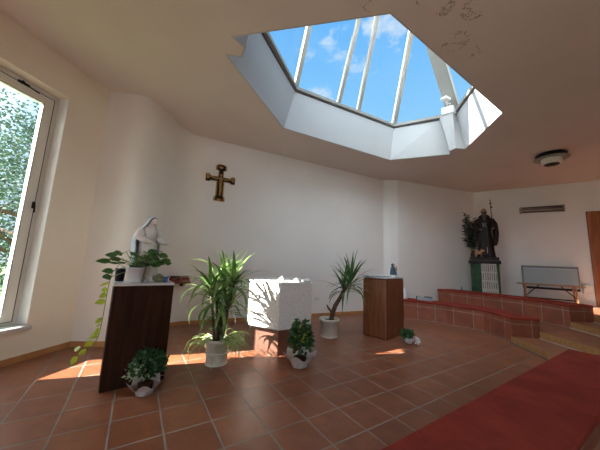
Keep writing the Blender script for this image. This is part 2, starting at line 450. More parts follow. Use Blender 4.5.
# ceiling with the skylight opening
hole = [(-.90, 2.73), (-.785, 2.87), (-.87, 3.04), (-1.06, 3.01), (-.41, 4.80), (2.21, 6.14), (3.45, 5.65), (3.335, 5.49), (3.39, 5.34), (3.605, 5.36), (3.35, 3.99), (.86, 2.36)]
def grow(poly, d):
    n = len(poly); out = []
    for i in range(n):
        a, b, c = V2(poly[i-1]), V2(poly[i]), V2(poly[(i+1) % n])
        d1 = (b-a).normalized(); d2 = (c-b).normalized()
        n1 = Vector((-d1.y, d1.x)); n2 = Vector((-d2.y, d2.x)); m = (n1+n2)
        m = m.normalized(); out.append(tuple(b+m*d/max(.45, m.dot(n1))))
    return out
hull = [(-.94, 2.80), (-.223, 4.80), (2.275, 6.05), (3.46, 5.44), (3.19, 4.03), (.86, 2.39)]
b = bmesh.new()
ov = [b.verts.new((*p, H)) for p in big]; gh = grow(hole, .02)
hv = [b.verts.new((*p, H)) for p in gh]
es = [b.edges.new((ov[i], ov[(i+1) % len(ov)])) for i in range(len(ov))] + [b.edges.new((hv[i], hv[(i+1) % len(hv)])) for i in range(len(hv))]
bmesh.ops.triangle_fill(b, edges=es, use_beauty=True)
r = bmesh.ops.extrude_face_region(b, geom=b.faces[:])
bmesh.ops.translate(b, vec=(0, 0, .2), verts=[v for v in r['geom'] if isinstance(v, bmesh.types.BMVert)])
bmesh.ops.recalc_face_normals(b, faces=b.faces)
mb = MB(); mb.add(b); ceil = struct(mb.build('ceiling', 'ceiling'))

# skylight: shaft, rim, rafters, panes
sky = thing('window_2', 'x', 'x'); del sky['label']; del sky['category']; struct(sky, 'elongated hexagonal glazed roof lantern over the altar area')
ZS = 4.80
top = [(-.83, 2.77), (-.68, 2.91), (-.72, 3.09), (-.88, 3.06), (-.223, 4.80), (2.275, 6.05), (3.19, 5.60), (3.11, 5.42), (3.29, 5.24), (3.43, 5.34), (3.19, 4.03), (.86, 2.39)]
b = bmesh.new(); n = len(hole); o1, o2 = grow(hole, .10), grow(top, .10)
rg = [[b.verts.new((p[0], p[1], z)) for p in poly] for poly, z in [([(p[0]+(q_[0]-p[0])*k, p[1]+(q_[1]-p[1])*k) for p, q_ in zip(hole, top)], H+.001+(ZS-H-.001)*k) for k in range(2)]+[(o2, ZS), (o1, H+.001)]]
nr = len(rg)
for j in range(nr):
    for i in range(n): b.faces.new((rg[j][i], rg[j][(i+1) % n], rg[(j+1) % nr][(i+1) % n], rg[(j+1) % nr][i]))
bmesh.ops.recalc_face_normals(b, faces=b.faces)
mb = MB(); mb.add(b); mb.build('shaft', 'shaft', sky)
def ring(poly_in, poly_out, z0, z1):
    mb = MB(); n = len(poly_in)
    for i in range(n): mb.prism([poly_in[i], poly_in[(i+1) % n], poly_out[(i+1) % n], poly_out[i]], z0, z1)
    return mb
ring(grow(hull, .0), grow(hull, .15), ZS, ZS+.035).build('seal', 'dark_seal', sky, label='dark grey seal line under the white rim')
ring(grow(hull, -.055), grow(hull, .15), ZS+.035, ZS+.10).build('rim', 'rafter', sky)
hz = ZS+.10
Hx = [Vector((*p, hz)) for p in grow(hull, -.01)]
R1 = Vector((2.26, 4.57, 7.0)); R2 = Vector((.27, 3.72, 7.0))
def rafter(a, b_, w, d): MB().beam(a, b_, w, d, up=(b_-a).cross(Vector((.89, .45, 0)))).build('rafter', 'rafter', sky)
rafter(Hx[0], R2, .09, .10); rafter(Hx[1], R2, .085, .10); rafter(Hx[2], R1, .085, .10)
rafter(Hx[4], R1, .11, .10); rafter(Hx[5], R2, .09, .10)
# the stout corner rafter with its boxed post
mb = MB(); mb.beam(Hx[3]+Vector((-.06, -.08, 0)), R1, .26, .12, up=(R1-Hx[3]).cross(Vector((-.6, .8, 0)))); mb.build('rafter', 'rafter', sky, label='broad corner rafter')
mb = MB(); mb.prism([(3.11, 5.36), (3.29, 5.22), (3.42, 5.30), (3.24, 5.48)], ZS, ZS+.16); mb.build('post_cap', 'white', sky)
mb = MB(); mb.box((3.10, 5.16, 5.05), (.17, .13, .05), R(25), .01); mb.tube([(3.24, 5.33, 4.95), (3.12, 5.18, 5.03)], .018); mb.tube([(3.26, 5.34, 4.96), (3.26, 5.26, 5.02), (3.16, 5.2, 4.98)], .01)
mb.build('spotlight', 'white', sky)
def lerp(a, b_, t): return a+(b_-a)*t
for fa, fb in ((.385, .44), (.587, .60)):
    rafter(lerp(Hx[1], Hx[2], fa), lerp(R2, R1, fb), .07, .08)
for fa in (.4, .62):
    rafter(lerp(Hx[5], Hx[4], fa), lerp(R2, R1, fa), .075, .08)
MB().beam(R2-Vector((.06, .03, 0)), R1+Vector((.06, .03, 0)), .12, .12).build('ridge', 'white', sky)
def pane(vs):
    b = bmesh.new(); f = b.faces.new([b.verts.new(v) for v in vs]); f.normal_update(); nn = f.normal.copy()
    r = bmesh.ops.extrude_face_region(b, geom=[f]); bmesh.ops.translate(b, vec=nn*.012, verts=[v for v in r['geom'] if isinstance(v, bmesh.types.BMVert)])
    bmesh.ops.recalc_face_normals(b, faces=b.faces)
    m_ = MB(); m_.add(b); m_.build('pane', 'glass', sky)
h = Hx
pane([h[1], h[0], R2]); pane([h[2], h[1], R2, R1]); pane([h[3], h[2], R1]); pane([h[4], h[3], R1]); pane([h[5], h[4], R1, R2]); pane([h[0], h[5], R2])

# ------------------------------------------------------------------ left window
wroot = bpy.data.objects.new('window_1', None); C.objects.link(wroot); struct(wroot, 'tall cream-framed casement window on the left, a tree outside')
ang = math.atan2(dW.y, dW.x)
org = wp(WT0); wroot.location = (org.x, org.y, 0); wroot.rotation_euler = (0, 0, ang)     # local x along wall, y outward
Wd = WT1-WT0
def fr(x0, x1, z0, z1, w, y, d, name, m, wb=None):
    mb = MB(); wb = wb or w
    mb.box(((x0+w/2), y, (z0+z1)/2), (w, d, z1-z0), bev=.006); mb.box((x1-w/2, y, (z0+z1)/2), (w, d, z1-z0), bev=.006)
    mb.box(((x0+x1)/2, y, z1-w/2), (x1-x0-2*w, d, w), bev=.006); mb.box(((x0+x1)/2, y, z0+wb/2), (x1-x0-2*w, d, wb), bev=.006)
    return mb.build(name, m, wroot)
fr(0, Wd, WZ0+.0, WZ1-.005, .065, .20, .08, 'frame', 'frame', .045)
fr(.067, Wd-.067, WZ0+.047, WZ1-.075, .108, .185, .07, 'sash', 'frame', .055)
fr(.172, Wd-.172, WZ0+.10, WZ1-.18, .008, .153, .012, 'glazing_bead', 'dark_seal')
fr(.063, Wd-.063, WZ0+.043, WZ1-.071, .007, .155, .02, 'seal', 'dark_seal')
g = MB(); g.box((Wd/2, .195, (WZ0+WZ1)/2-.04), (Wd-.34, .008, WZ1-WZ0-.28)); g.build('pane', 'glass', wroot)
mb = MB(); mb.box((Wd-.085, .14, 1.93), (.024, .025, .09), bev=.005); mb.beam((Wd-.085, .12, 1.95), (Wd-.085, .105, 1.83), .014, .012); mb.build('handle', 'black', wroot)
mb = MB(); mb.box((Wd-.42, .145, WZ1-.07), (.12, .02, .03), bev=.004); mb.beam((Wd-.40, .135, WZ1-.075), (Wd-.26, .125, WZ1-.10), .012, .01); mb.tube([(Wd-.44, .12, WZ1-.07), (Wd-.44, .15, WZ1-.07)], .02); mb.build('stay', 'black', wroot)
mb = MB(); mb.box((Wd/2, .055, WZ0-.018), (Wd+.03, .24, .05), bev=.008); mb.build('sill', 'marble', wroot)
mb = MB(); mb.box((Wd-.003, .082, (WZ0+WZ1)/2), (.006, .155, WZ1-WZ0)); mb.build('reveal_lining', 'white', wroot)

# unseen window added in the same wall behind the camera, for sun bounce
wn = bpy.data.objects.new('window_4', None); C.objects.link(wn); struct(wn)
mb = MB()
for t0 in (-6.4, -5.54, -4.68): mb.prism([wp(t0, .08), wp(t0+.08, .08), wp(t0+.08, .15), wp(t0, .15)], WZ0, WZ1)
for z0 in (WZ0, WZ1-.08): mb.prism([wp(-6.4, .08), wp(-4.6, .08), wp(-4.6, .15), wp(-6.4, .15)], z0, z0+.08)
mb.build('frame', 'frame', wn)
mb = MB(); mb.prism([wp(-6.4, .11), wp(-4.6, .11), wp(-4.6, .118), wp(-6.4, .118)], WZ0+.04, WZ1-.04); mb.build('pane', 'glass', wn)

# skirting boards
def skirt(name, pts, z0=0, hgt=.075, d=.014):
    q = offset_poly(pts, -d); mb = MB(); pp = offset_poly(pts, .01)
    for i in range(len(pts)-1): mb.prism([pp[i], pp[i+1], q[i+1], q[i]], z0, z0+hgt)
    return struct(mb.build(name, 'skirting'))
skirt('baseboard_left', [tuple(wp(-7.9)), tuple(wp(-.01))]); skirt('baseboard_front_left', bump_pts); skirt('baseboard_back', [BL, BR])

# ------------------------------------------------------------------ tiers, steps, benches
F1 = [(2.42, 7.16), (3.10, 6.77), (3.66, 6.43), (4.16, 5.86), (4.14, 5.08)]
B1 = [(2.72, 7.62), (3.36, 7.18), (3.98, 6.80), (4.62, 6.02), (4.60, 5.00)]
F2 = [(4.30, 7.96), (4.93, 7.04), (5.45, 6.28), (5.64, 5.42)]
B2 = [(4.85, 8.12), (5.42, 7.34), (6.02, 6.46), (6.20, 5.48)]
dN = Vector((.842, .54)); pN = Vector((.54, -.842))
N0 = Vector((3.20, 3.10)); N1 = N0 - dN*4.6
F3 = [tuple(N0), tuple(N1)]; B3 = [tuple(N0+pN*.46), tuple(N1+pN*.46)]
L1, L2, L3, L4 = .12, .245, .37, .49
outer_close = [(-.9, -4.2), (6.9, -4.55), (9.5, -2.0), (9.62, 4.5), (8.9, 6.4), (6.02, 8.42)]
far_end = (-2.6, -1.2)
t1 = [(2.80, 7.62)] + B1[1:] + [(4.14, 5.08), (3.98, 4.2), tuple(N0), tuple(N0+pN*.46), tuple(N1+pN*.46), (-.9, -4.2), (6.9, -4.55), (9.5, -2.0), (9.5, 5.9), (6.0, 8.5), (3.2, 7.65)]
t2 = [(2.80, 7.62)] + B1[1:] + [(4.58, 3.9), (4.1, 3.25), tuple(N0+pN*.46), tuple(N1+pN*.46), (-.9, -4.2), (6.9, -4.55), (9.5, -2.0), (9.5, 5.9), (6.0, 8.5), (3.2, 7.65)]
t3 = [B2[0]] + B2[1:] + [(5.64, 5.42), (5.50, 4.5), (5.0, 3.2), (4.2, 2.0), (2.4, .3), (.4, -1.1), (-.3, -4.2), (6.9, -4.55), (9.5, -2.0), (9.5, 5.9), (6.0, 8.5)]
t4 = [B2[0]] + B2[1:] + [(6.15, 4.3), (5.6, 2.9), (4.7, 1.5), (2.9, -.3), (1.2, -1.6), (.5, -4.2), (6.9, -4.55), (9.5, -2.0), (9.5, 5.9), (6.0, 8.5)]
for k, (poly, z0, z1) in enumerate(((t1, 0, L1), (t2, L1, L2), (t3, L2, L3), (t4, L3, L4))):
    mb = MB(); mb.prism(poly, z0, z1); struct(mb.build('floor_tier', 'floor'))
def nosing(pts, z0, z1, k):
    q = offset_poly(pts, -.03); pp = offset_poly(pts, -.001)
    mb = MB()
    for i in range(len(pts)-1): mb.prism([pp[i], pp[i+1], q[i+1], q[i]], z0+.012, z1+.004, bev=.003)
    o = struct(mb.build('trim_%d' % k, 'nosing'))
    a = offset_poly(pts, -.032); c = offset_poly(pts, -.05); mb = MB()
    for i in range(len(pts)-1): mb.prism([a[i], a[i+1], c[i+1], c[i]], z0, z0+.014)
    mb.build('light_strip', 'alu' if k > 1 else 'dark_seal', o, label='slim metal strip along the foot of the riser')
nosing([(4.135, 5.07), (3.98, 4.2), (3.27, 3.19)][::1], 0, L1, 1)
nosing([(4.60, 4.98), (4.58, 3.9), (4.1, 3.25), (3.5, 2.76)], L1, L2, 2)
nosing([(5.64, 5.40), (5.50, 4.5), (5.0, 3.2), (4.2, 2.0)], L2, L3, 3)
nosing([(6.20, 5.46), (6.15, 4.3), (5.6, 2.9), (4.7, 1.5)], L3, L4, 4)

def bench(label, F, B, z0, top, group):
    t = thing('tiered_bench', label, 'bench', (0, 0, 0), 0, group)
    cx = sum(p[0] for p in F+B)/len(F+B); cy = sum(p[1] for p in F+B)/len(F+B)
    t.location = (cx, cy, z0)
    Fl = [V2(p)-Vector((cx, cy)) for p in F]; Bl = [V2(p)-Vector((cx, cy)) for p in B]
    b = bmesh.new(); uvl = b.loops.layers.uv.new('UVMap'); th = top-.045-z0
    def quad(p, q, u0_):
        L = (q-p).length
        vs = [b.verts.new((p.x, p.y, 0)), b.verts.new((q.x, q.y, 0)), b.verts.new((q.x, q.y, th)), b.verts.new((p.x, p.y, th))]
        f = b.faces.new(vs)
        for lp, uv in zip(f.loops, ((u0_, -th+.435), (u0_+L, -th+.435), (u0_+L, .435), (u0_, .435))): lp[uvl].uv = uv
        return u0_+L
    u = 0
    loop = Fl + Bl[::-1]
    for i in range(len(loop)):
        if i == len(Fl)-1: u = math.ceil(u/.4)*.4+.06
        u = quad(loop[i], loop[(i+1) % len(loop)], u)
    tp = [b.verts.new((p.x, p.y, th)) for p in loop]; f = b.faces.new(tp)
    bt = [b.verts.new((p.x, p.y, 0)) for p in loop[::-1]]; b.faces.new(bt)
    bmesh.ops.remove_doubles(b, verts=b.verts, dist=1e-4); bmesh.ops.recalc_face_normals(b, faces=b.faces)
    me = bpy.data.meshes.new('tiled_base'); b.to_mesh(me); b.free(); me.materials.append(M['bench_tile'])
    o = bpy.data.objects.new('tiled_base', me); C.objects.link(o); o.parent = t
    # cushion, overhanging the front and the aisle end
    n = len(Fl); Fc = [f_ + (f_-q_).normalized()*.03 for f_, q_ in zip(Fl, Bl)]; Bc = [q_.copy() for q_ in Bl]
    for k_, s_ in ((0, 1), (n-1, -1)):
        nb = Fl[k_+s_]; e = (Fl[k_]-nb).normalized()
        if (k_ == n-1 and F is not F3) or (k_ == 0 and F is F3):
            Fc[k_] += e*.025; Bc[k_] += e*.025
    b = bmesh.new(); poly = Fc + Bc[::-1]
    lo = [b.verts.new((p.x, p.y, th+.001)) for p in poly]; hi = [b.verts.new((p.x, p.y, th+.045)) for p in poly]
    b.faces.new(lo[::-1]); b.faces.new(hi)
    for i in range(len(poly)): b.faces.new((lo[i], lo[(i+1) % len(poly)], hi[(i+1) % len(poly)], hi[i]))
    bmesh.ops.recalc_face_normals(b, faces=b.faces)
    bmesh.ops.bevel(b, geom=b.edges[:], offset=.012, segments=3, affect='EDGES', profile=.5)
    mb = MB(); mb.add(b); mb.build('cushion', 'cushion', t)
    return t
g_ = 'tiered benches with red cushions'
bench('lower tiled bench with red cushion beyond the aisle, nearest the reddish lectern', F1, B1, 0, .48, g_)
bench('upper tiled bench with red cushion, in front of the bearded monk statue', F2, B2, L2, .715, g_)
bench('large red-cushioned bench in the lower right foreground', F3, B3, 0, .48, g_)

# ------------------------------------------------------------------ hexagonal altar
AC = Vector((-.26, 4.315)); RA = .56
def hexa(r, rot=-90): return [(r*math.cos(R(rot+2+60*k)), r*math.sin(R(rot+2+60*k))) for k in range(6)]
alt = thing('altar', 'white hammered-stone hexagonal altar on a brown base', 'altar', (AC.x, AC.y, 0))
b = bmesh.new(); lo = hexa(RA); hi = hexa(RA*1.0)
mb = MB(); mb.prism(hexa(RA), .375, 1.02, bev=.012); ab = mb.build('stone_block', 'stone', alt)
mb = MB(); mb.prism(hexa(RA+.004), 1.02, 1.045, bev=.006); mb.build('top_slab', 'white', alt, label='smooth white top slab')
mb = MB(); mb.prism(hexa(RA-.12), 0, .375, bev=.006); mb.build('base', 'brick_base', alt, label='brown recessed base')
def candle(x, y, lab):
    t = thing('candle_holder', lab, 'candle holder', (x, y, 1.045), 0, 'candle holders on the altar'); t.scale = (1.15, 1.15, 1.3)
    mb = MB(); mb.lathe([(.0, 0), (.045, 0), (.052, .012), (.045, .03), (.028, .034), (.028, .045), (.0, .045)], seg=20); mb.build('dish', 'white_pot', t, True)
    mb = MB(); mb.lathe([(.0, .045), (.012, .045), (.012, .055), (.003, .058), (.0, .068)], seg=12); mb.build('candle', 'page', t, True)
candle(-.235, 3.90, 'small white candle holder at the left on the altar top')
candle(.0, 3.98, 'small white candle holder in the middle on the altar top')
candle(.15, 4.02, 'small white candle holder at the right end of the altar top')

# ------------------------------------------------------------------ lecterns
def lectern(label, a, b_, depthpt, hgt, m, slab_m, slab_t, bv=.01):
    """a -> b_ is the front foot line (world), depthpt a third foot corner beyond b_ or a"""
    a, b_, d_ = V2(a), V2(b_), V2(depthpt)
    poly = [a, b_, d_, a+(d_-b_)]
    c = sum((p for p in poly), Vector((0, 0)))/4
    t = thing('lectern', label, 'lectern', (c.x, c.y, 0))
    pl = [p-c for p in poly]
    mb = MB(); mb.prism(pl, 0, hgt-slab_t, bev=bv); mb.build('body', m, t)
    mb = MB(); mb.prism([p*1.02 for p in pl], hgt-slab_t, hgt, bev=.004); mb.build('top_slab', slab_m, t, label='pale grey top slab')
    return t
# left: front foot (-1.88,2.69)-(-1.42,3.02)
lectern('dark wooden block lectern carrying the Madonna and potted plant', (-1.882, 2.686), (-1.423, 3.024), (-1.423-.262, 3.024+.357), 1.045, 'dark_wood', 'marble', .028)
lectern('reddish wooden block lectern beside the leaning yucca', (1.646, 4.82), (2.20, 5.37), (2.20-.345, 5.37+.36), 1.12, 'red_wood', 'marble', .02, .03)

# ------------------------------------------------------------------ plants
def pot_mesh(r0, r1, hgt, rim=.03, ribs=0, rt_=.012):
    mb = MB()
    fn = (lambda a, z: 1+.018*math.cos(ribs*a)) if ribs else None
    mb.lathe([(0, 0), (r0, 0), (r0+.004, .01), (r1-.012, hgt-rim), (r1, hgt-rim), (r1+.004, hgt-.004), (r1-.004, hgt), (r1-.02, hgt-.003), (r1-.026, hgt-.05), (0, hgt-.05)], seg=48, fn=fn)
    return mb
def soil(r, z, t): mb = MB(); mb.lathe([(0, z), (r, z), (r*.8, z+.012), (0, z+.02)], seg=20); mb.build('soil', 'soil', t, True)

# big green yucca beside the altar
t = thing('potted_yucca', 'bushy green yucca in a cream banded pot, left of the altar', 'plant', (-1.01, 3.53, 0))
pm = pot_mesh(.125, .158, .315, .05); pm.lathe([(.146, .13), (.152, .135), (.152, .15), (.147, .155)], seg=40); pm.lathe([(.13, 0), (.14, .003), (.14, .02), (.13, .025)], seg=40)
pm.build('pot', 'pot', t, True)
soil(.128, .262, t)
heads = [(-.16, .0, .98, .66), (.01, .03, 1.07, .74), (.16, -.04, 1.02, .68), (-.03, -.09, .80, .62), (.09, -.03, .70, .5)]
mb = MB()
for (x, y, z, s_) in heads: mb.tube([(x*.3, y*.3, .25), (x*.55, y*.6, .55), (x, y, z)], [.022, .018, .014], 8)
mb.build('trunk', 'bark', t, True)
mb = MB()
for (x, y, z, s_) in heads:
    for k in range(22):
        f = k/22; az = k*2.39996+rnd.uniform(-.2, .2); el = R(72-f*78+rnd.uniform(-10, 10)); L = rnd.uniform(.46, .66)*(.8+.25*s_)
        mb.blade((x, y, z-.10*f+.03), az, el, L, rnd.uniform(.054, .072), .35+f*2.2+rnd.uniform(-.2, .4), 10, twist=rnd.uniform(-.3, .3))
mb.build('foliage', 'leaf', t, True)
mb = MB()
for k in range(26):
    az = rnd.uniform(0, 2*PI); mb.blade((rnd.uniform(-.03, .03), rnd.uniform(-.03, .03), .42+rnd.uniform(-.08, .14)), az, R(rnd.uniform(20, 70)), rnd.uniform(.26, .36), .036, rnd.uniform(.9, 1.9), 8)
mb.build('lower_leaves', 'leaf_dark', t, True, label='darker green lower leaves')
mb = MB()
for k in range(95):
    az = rnd.uniform(0, 2*PI) if k % 2 else rnd.uniform(-.9, .6); q = rnd.uniform(.06, .125)
    mb.blade((q*math.cos(az), q*math.sin(az), .28), az+rnd.uniform(-.5, .5), R(rnd.uniform(0, 50)), rnd.uniform(.28, .48), .016, rnd.uniform(1.9, 2.5), 10, roll=rnd.uniform(-1.2, 1.2))
mb.build('spider_plant_leaves', 'leaf_pale', t, True, label='thin pale striped leaves spilling over the pot')

# leaning yucca
t = thing('potted_yucca', 'dark-leaved leaning yucca in a white rimmed pot, left of the reddish lectern', 'plant', (.63, 4.98, 0))
pm = pot_mesh(.145, .185, .33, .06); pm.lathe([(.148, .0), (.16, .003), (.16, .02), (.15, .024)], seg=40); pm.build('pot', 'pot', t, True)
soil(.15, .278, t)
mb = MB(); mb.tube([(.02, .0, .26), (.06, 0, .42), (.10, 0, .55), (.20, 0, .72), (.27, -.01, .86), (.36, -.02, .98)], [.045, .04, .042, .036, .033, .028], 10)
mb.tube([(.06, 0, .42), (-.02, .03, .50), (-.05, .04, .56)], [.03, .02, .012], 8)
mb.build('trunk', 'bark', t, True)
mb = MB()
for (hx, hy, hz_, nn) in ((.38, -.02, 1.02, 32), (.25, -.03, .93, 16)):
    for k in range(nn):
        f = k/nn; az = k*2.39996+rnd.uniform(-.2, .2); el = R(84-f*100+rnd.uniform(-8, 8))
        mb.blade((hx, hy, hz_-.12*f), az, el, rnd.uniform(.45, .66), rnd.uniform(.052, .068), .08+f*1.2+rnd.uniform(-.1, .3), 8, twist=rnd.uniform(-.2, .2))
mb.build('foliage', 'leaf_dark', t, True)

def leaf_cloud(mb, c, rad, n_, L, w, zmin=None):
    for k in range(n_):
        a = rnd.uniform(0, 2*PI); ph = math.asin(rnd.uniform(-.55, 1)); q = rnd.uniform(.55, 1)
        p = (c[0]+rad[0]*q*math.cos(ph)*math.cos(a), c[1]+rad[1]*q*math.cos(ph)*math.sin(a), c[2]+rad[2]*q*math.sin(ph))
        if zmin is not None and p[2] < zmin: p = (p[0], p[1], zmin+rnd.uniform(0, .03))
        mb.blade(p, a+rnd.uniform(-.8, .8), R(rnd.uniform(-30, 55)), L*rnd.uniform(.7, 1.2), w*rnd.uniform(.7, 1.2), rnd.uniform(0, .9), 4, wide=.5, roll=rnd.uniform(-1.2, 1.2))
def frill(mb, r, z0, z1, amp, nw, c=(0, 0), ph=0):
    mb.bm  # wavy paper collar
    seg = 72; rows = 6; b = bmesh.new(); rings = []
    for j in range(rows+1):
        t_ = j/rows; rr = r*(.72+.1*t_+.62*t_*t_); ring_ = []
        for k in range(seg):
            a = 2*PI*k/seg; wv = amp*t_*t_*math.sin(nw*a+ph)
            ring_.append(b.verts.new((c[0]+(rr+wv*.6)*math.cos(a), c[1]+(rr+wv*.6)*math.sin(a), z0+(z1-z0)*t_+wv)))
        rings.append(ring_)
    for j in range(rows):
        for k in range(seg): b.faces.new((rings[j][k], rings[j][(k+1) % seg], rings[j+1][(k+1) % seg], rings[j+1][k]))
    b.faces.new(rings[0][::-1])
    r2 = bmesh.ops.solidify(b, geom=b.faces[:], thickness=.004)
    mb.add(b)

# bush in white paper before the altar
t = thing('potted_plant', 'upright leafy plant in crinkled white paper wrap, in front of the altar', 'plant', (.075, 3.57, 0))
mb = MB(); frill(mb, .145, 0, .15, .032, 6); mb.build('paper_wrap', 'paper_wrap', t, True)
mb = MB(); mb.lathe([(0, .004), (.068, .004), (.085, .11), (.0, .12)], seg=20); mb.build('pot', 'dark_wood', t, True)
mb = MB(); leaf_cloud(mb, (0, .02, .33), (.15, .13, .25), 430, .066, .048, .17)
for k in range(6): mb.tube([(rnd.uniform(-.03, .03), rnd.uniform(-.03, .03), .1), (rnd.uniform(-.08, .08), rnd.uniform(-.08, .08), .45)], .005, 5)
mb.build('foliage', 'ivy', t, True)
mb = MB(); leaf_cloud(mb, (0, -.03, .36), (.12, .12, .17), 42, .05, .035); mb.build('young_leaves', 'pothos_yellow', t, True, label='bright yellow-green young leaves')

# ivy leaning on the left lectern
t = thing('potted_ivy', 'variegated ivy in white paper wrap at the foot of the dark lectern', 'plant', (-1.46, 2.73, 0))
mb = MB(); frill(mb, .105, 0, .105, .03, 5, ph=1); mb.build('paper_wrap', 'paper_wrap', t, True)
mb = MB(); mb.lathe([(0, .004), (.055, .004), (.07, .10), (.0, .11)], seg=20); mb.build('pot', 'dark_wood', t, True)
mb = MB(); leaf_cloud(mb, (.0, .02, .26), (.165, .11, .15), 520, .048, .04, .13); mb.build('foliage', 'ivy', t, True)
mb = MB(); leaf_cloud(mb, (-.03, -.03, .20), (.17, .10, .14), 70, .04, .03, .08); mb.build('variegated_leaves', 'ivy_pale', t, True, label='white-edged leaves')

# small white cyclamen by the right lectern
t = thing('potted_flowers', 'small pot of white flowers by the foot of the reddish lectern', 'plant', (2.01, 4.76, 0))
mb = MB(); frill(mb, .065, 0, .055, .015, 5); mb.build('paper_wrap', 'paper_wrap', t, True)
mb = MB(); leaf_cloud(mb, (-.01, .01, .14), (.10, .09, .11), 170, .055, .045, .05); mb.build('foliage', 'ivy', t, True)
mb = MB(); leaf_cloud(mb, (.06, -.07, .08), (.09, .06, .05), 60, .055, .05, .03); mb.build('flowers', 'cyclamen', t, True)

# ------------------------------------------------------------------ things on the left lectern
ZT = 1.045
ex = Vector((.805, .593)); ey = Vector((-.593, .805)); LC = Vector((-1.784, 3.034))
def onl(a, b_): q = LC+ex*a+ey*b_; return (q.x, q.y, ZT)
# pothos
t = thing('potted_pothos', 'trailing pothos in a ribbed white pot on the dark lectern', 'plant', onl(-.10, -.09), math.atan2(ex.y, ex.x))
pot_mesh(.062, .098, .165, .018, 24).build('pot', 'white_pot', t, True); soil(.075, .118, t)
mb = MB(); st = MB()
for k in range(44):
    az = rnd.uniform(0, 2*PI); rr = rnd.uniform(.04, .22); z = rnd.uniform(.17, .34)
    if k % 3 == 0: az = rnd.uniform(-.5, .5)
    p = (rr*math.cos(az), rr*math.sin(az)*.7, z - .1*max(0, rr-.18))
    st.tube([(0, 0, .13), (p[0]*.5, p[1]*.5, z*.8+.03), p], .0035, 5)
    mb.blade(p, az+rnd.uniform(-.6, .6), R(rnd.uniform(-10, 35)), rnd.uniform(.09, .13), rnd.uniform(.06, .085), rnd.uniform(.4, 1.2), 6, wide=.5, fold=.2, roll=rnd.uniform(-1.2, 1.2))
for (x, y, z, az, L) in ((-.24, .05, .22, PI, .13), (-.19, -.05, .29, PI-.4, .12), (-.14, .05, .31, 2.3, .13), (-.2, .0, .12, PI+.3, .11), (-.21, -.02, .06, PI+.6, .10), (.24, -.03, .25, -.2, .1), (.28, 0, .22, -.5, .08)):
    st.tube([(0, 0, .13), (x*.6, y*.6, z+.04), (x, y, z)], .0035, 5)
    mb.blade((x, y, z), az, R(10), L, .075, .5, 6, wide=.5, fold=.2, roll=rnd.choice((-.9, .9)))
mb.build('foliage', 'pothos', t, True)
mb = MB()
vine = [(-.08, .02, .15), (-.16, .04, .19), (-.21, .05, .10), (-.225, .06, -.02), (-.23, .06, -.12), (-.232, .06, -.24), (-.235, .06, -.36), (-.24, .06, -.46), (-.25, .06, -.56), (-.28, .06, -.64), (-.33, .06, -.69), (-.39, .06, -.70)]
st.tube(vine, .004, 6); st.build('stems', 'stem', t, True)
for k, (x, y, z) in enumerate(vine[2:]):
    for q in range(2):
        az = PI+rnd.uniform(-1.1, 1.1); mb.blade((x, y, z+rnd.uniform(-.05, .05)), az, R(rnd.uniform(-30, 20)), rnd.uniform(.06, .10), rnd.uniform(.045, .07), rnd.uniform(.5, 1.3), 5, wide=.5, fold=.15, roll=rnd.choice((-1, 1))*rnd.uniform(.6, 1.3))
mb.build('trailing_leaves', 'pothos_yellow', t, True, label='yellowing leaves on the hanging vine')
# Madonna statue
t = thing('madonna_statue', 'white and pale blue Madonna statue with bowed head on the dark lectern', 'statue', onl(.0, .11), R(-24))
t.scale = (1.62, 1.62, 1.03)
mb = MB()
mb.loft([(0, 0, 0, .10, .09), (0, 0, .03, .105, .095), (0, 0, .045, .085, .075), (0, 0, .10, .082, .07), (0, 0, .25, .074, .062), (0, 0, .40, .070, .055), (0, 0, .47, .058, .046), (0, 0, .54, .070, .05), (.0, -.0, .60, .066, .045), (.01, 0, .635, .03, .028)], 36, .10, 10)
mb.tube([(.01, 0, .62), (.025, 0, .67)], [.022, .02], 10)
mb.ball((.050, 0, .69), (.026, .024, .042), 3, Matrix.Rotation(R(30), 4, 'Y'))
mb.ball((.076, 0, .684), (.005, .004, .010), 2)
mb.ball((.070, 0, .668), (.005, .009, .004), 2)
for s_ in (-1, 1):
    mb.tube([(0, .062*s_, .585), (.02, .085*s_, .50), (.075, .07*s_, .455), (.125, .055*s_, .43)], [.028, .036, .034, .018], 10)
    mb.ball((.145, .052*s_, .42), (.022, .012, .009), 2, Matrix.Rotation(R(25), 4, 'Y'))
    for f in range(4): mb.tube([(.155, .052*s_+(f-1.5)*.006, .417), (.178-.002*f, .052*s_+(f-1.5)*.007, .405)], [.0045, .003], 6)
    mb.tube([(.14, .045*s_, .424), (.158, .038*s_, .42)], [.004, .003], 6)
remesh(mb.build('figure', 'plaster_statue', t, True), .005, 2)
mb = MB()
# mantle: an open shell round the back, from the head to the hem
b = bmesh.new(); prof = [(.05, .742, .008, .008), (.046, .738, .024, .021), (.036, .722, .034, .031), (.022, .69, .038, .034), (.010, .65, .044, .042), (.0, .60, .062, .066), (-.006, .54, .078, .088), (-.008, .45, .090, .10), (-.006, .36, .092, .095), (-.006, .24, .094, .094), (-.006, .12, .098, .096), (-.006, .06, .102, .098)]
rings = []; seg = 30
for j, (cx, z, rx, ry) in enumerate(prof):
    op = R(78 if j > 4 else 74); rg = []
    for k in range(seg+1):
        a = op+(2*PI-2*op)*k/seg; w_ = 1+(.05 if j > 5 else .0)*math.sin(k*1.5+j*.2)
        rg.append(b.verts.new((cx+rx*w_*math.cos(a), ry*w_*math.sin(a), z)))
    rings.append(rg)
for j in range(len(rings)-1):
    for k in range(seg): b.faces.new((rings[j][k], rings[j][k+1], rings[j+1][k+1], rings[j+1][k]))
bmesh.ops.recalc_face_normals(b, faces=b.faces)
bmesh.ops.solidify(b, geom=b.faces[:], thickness=.009)
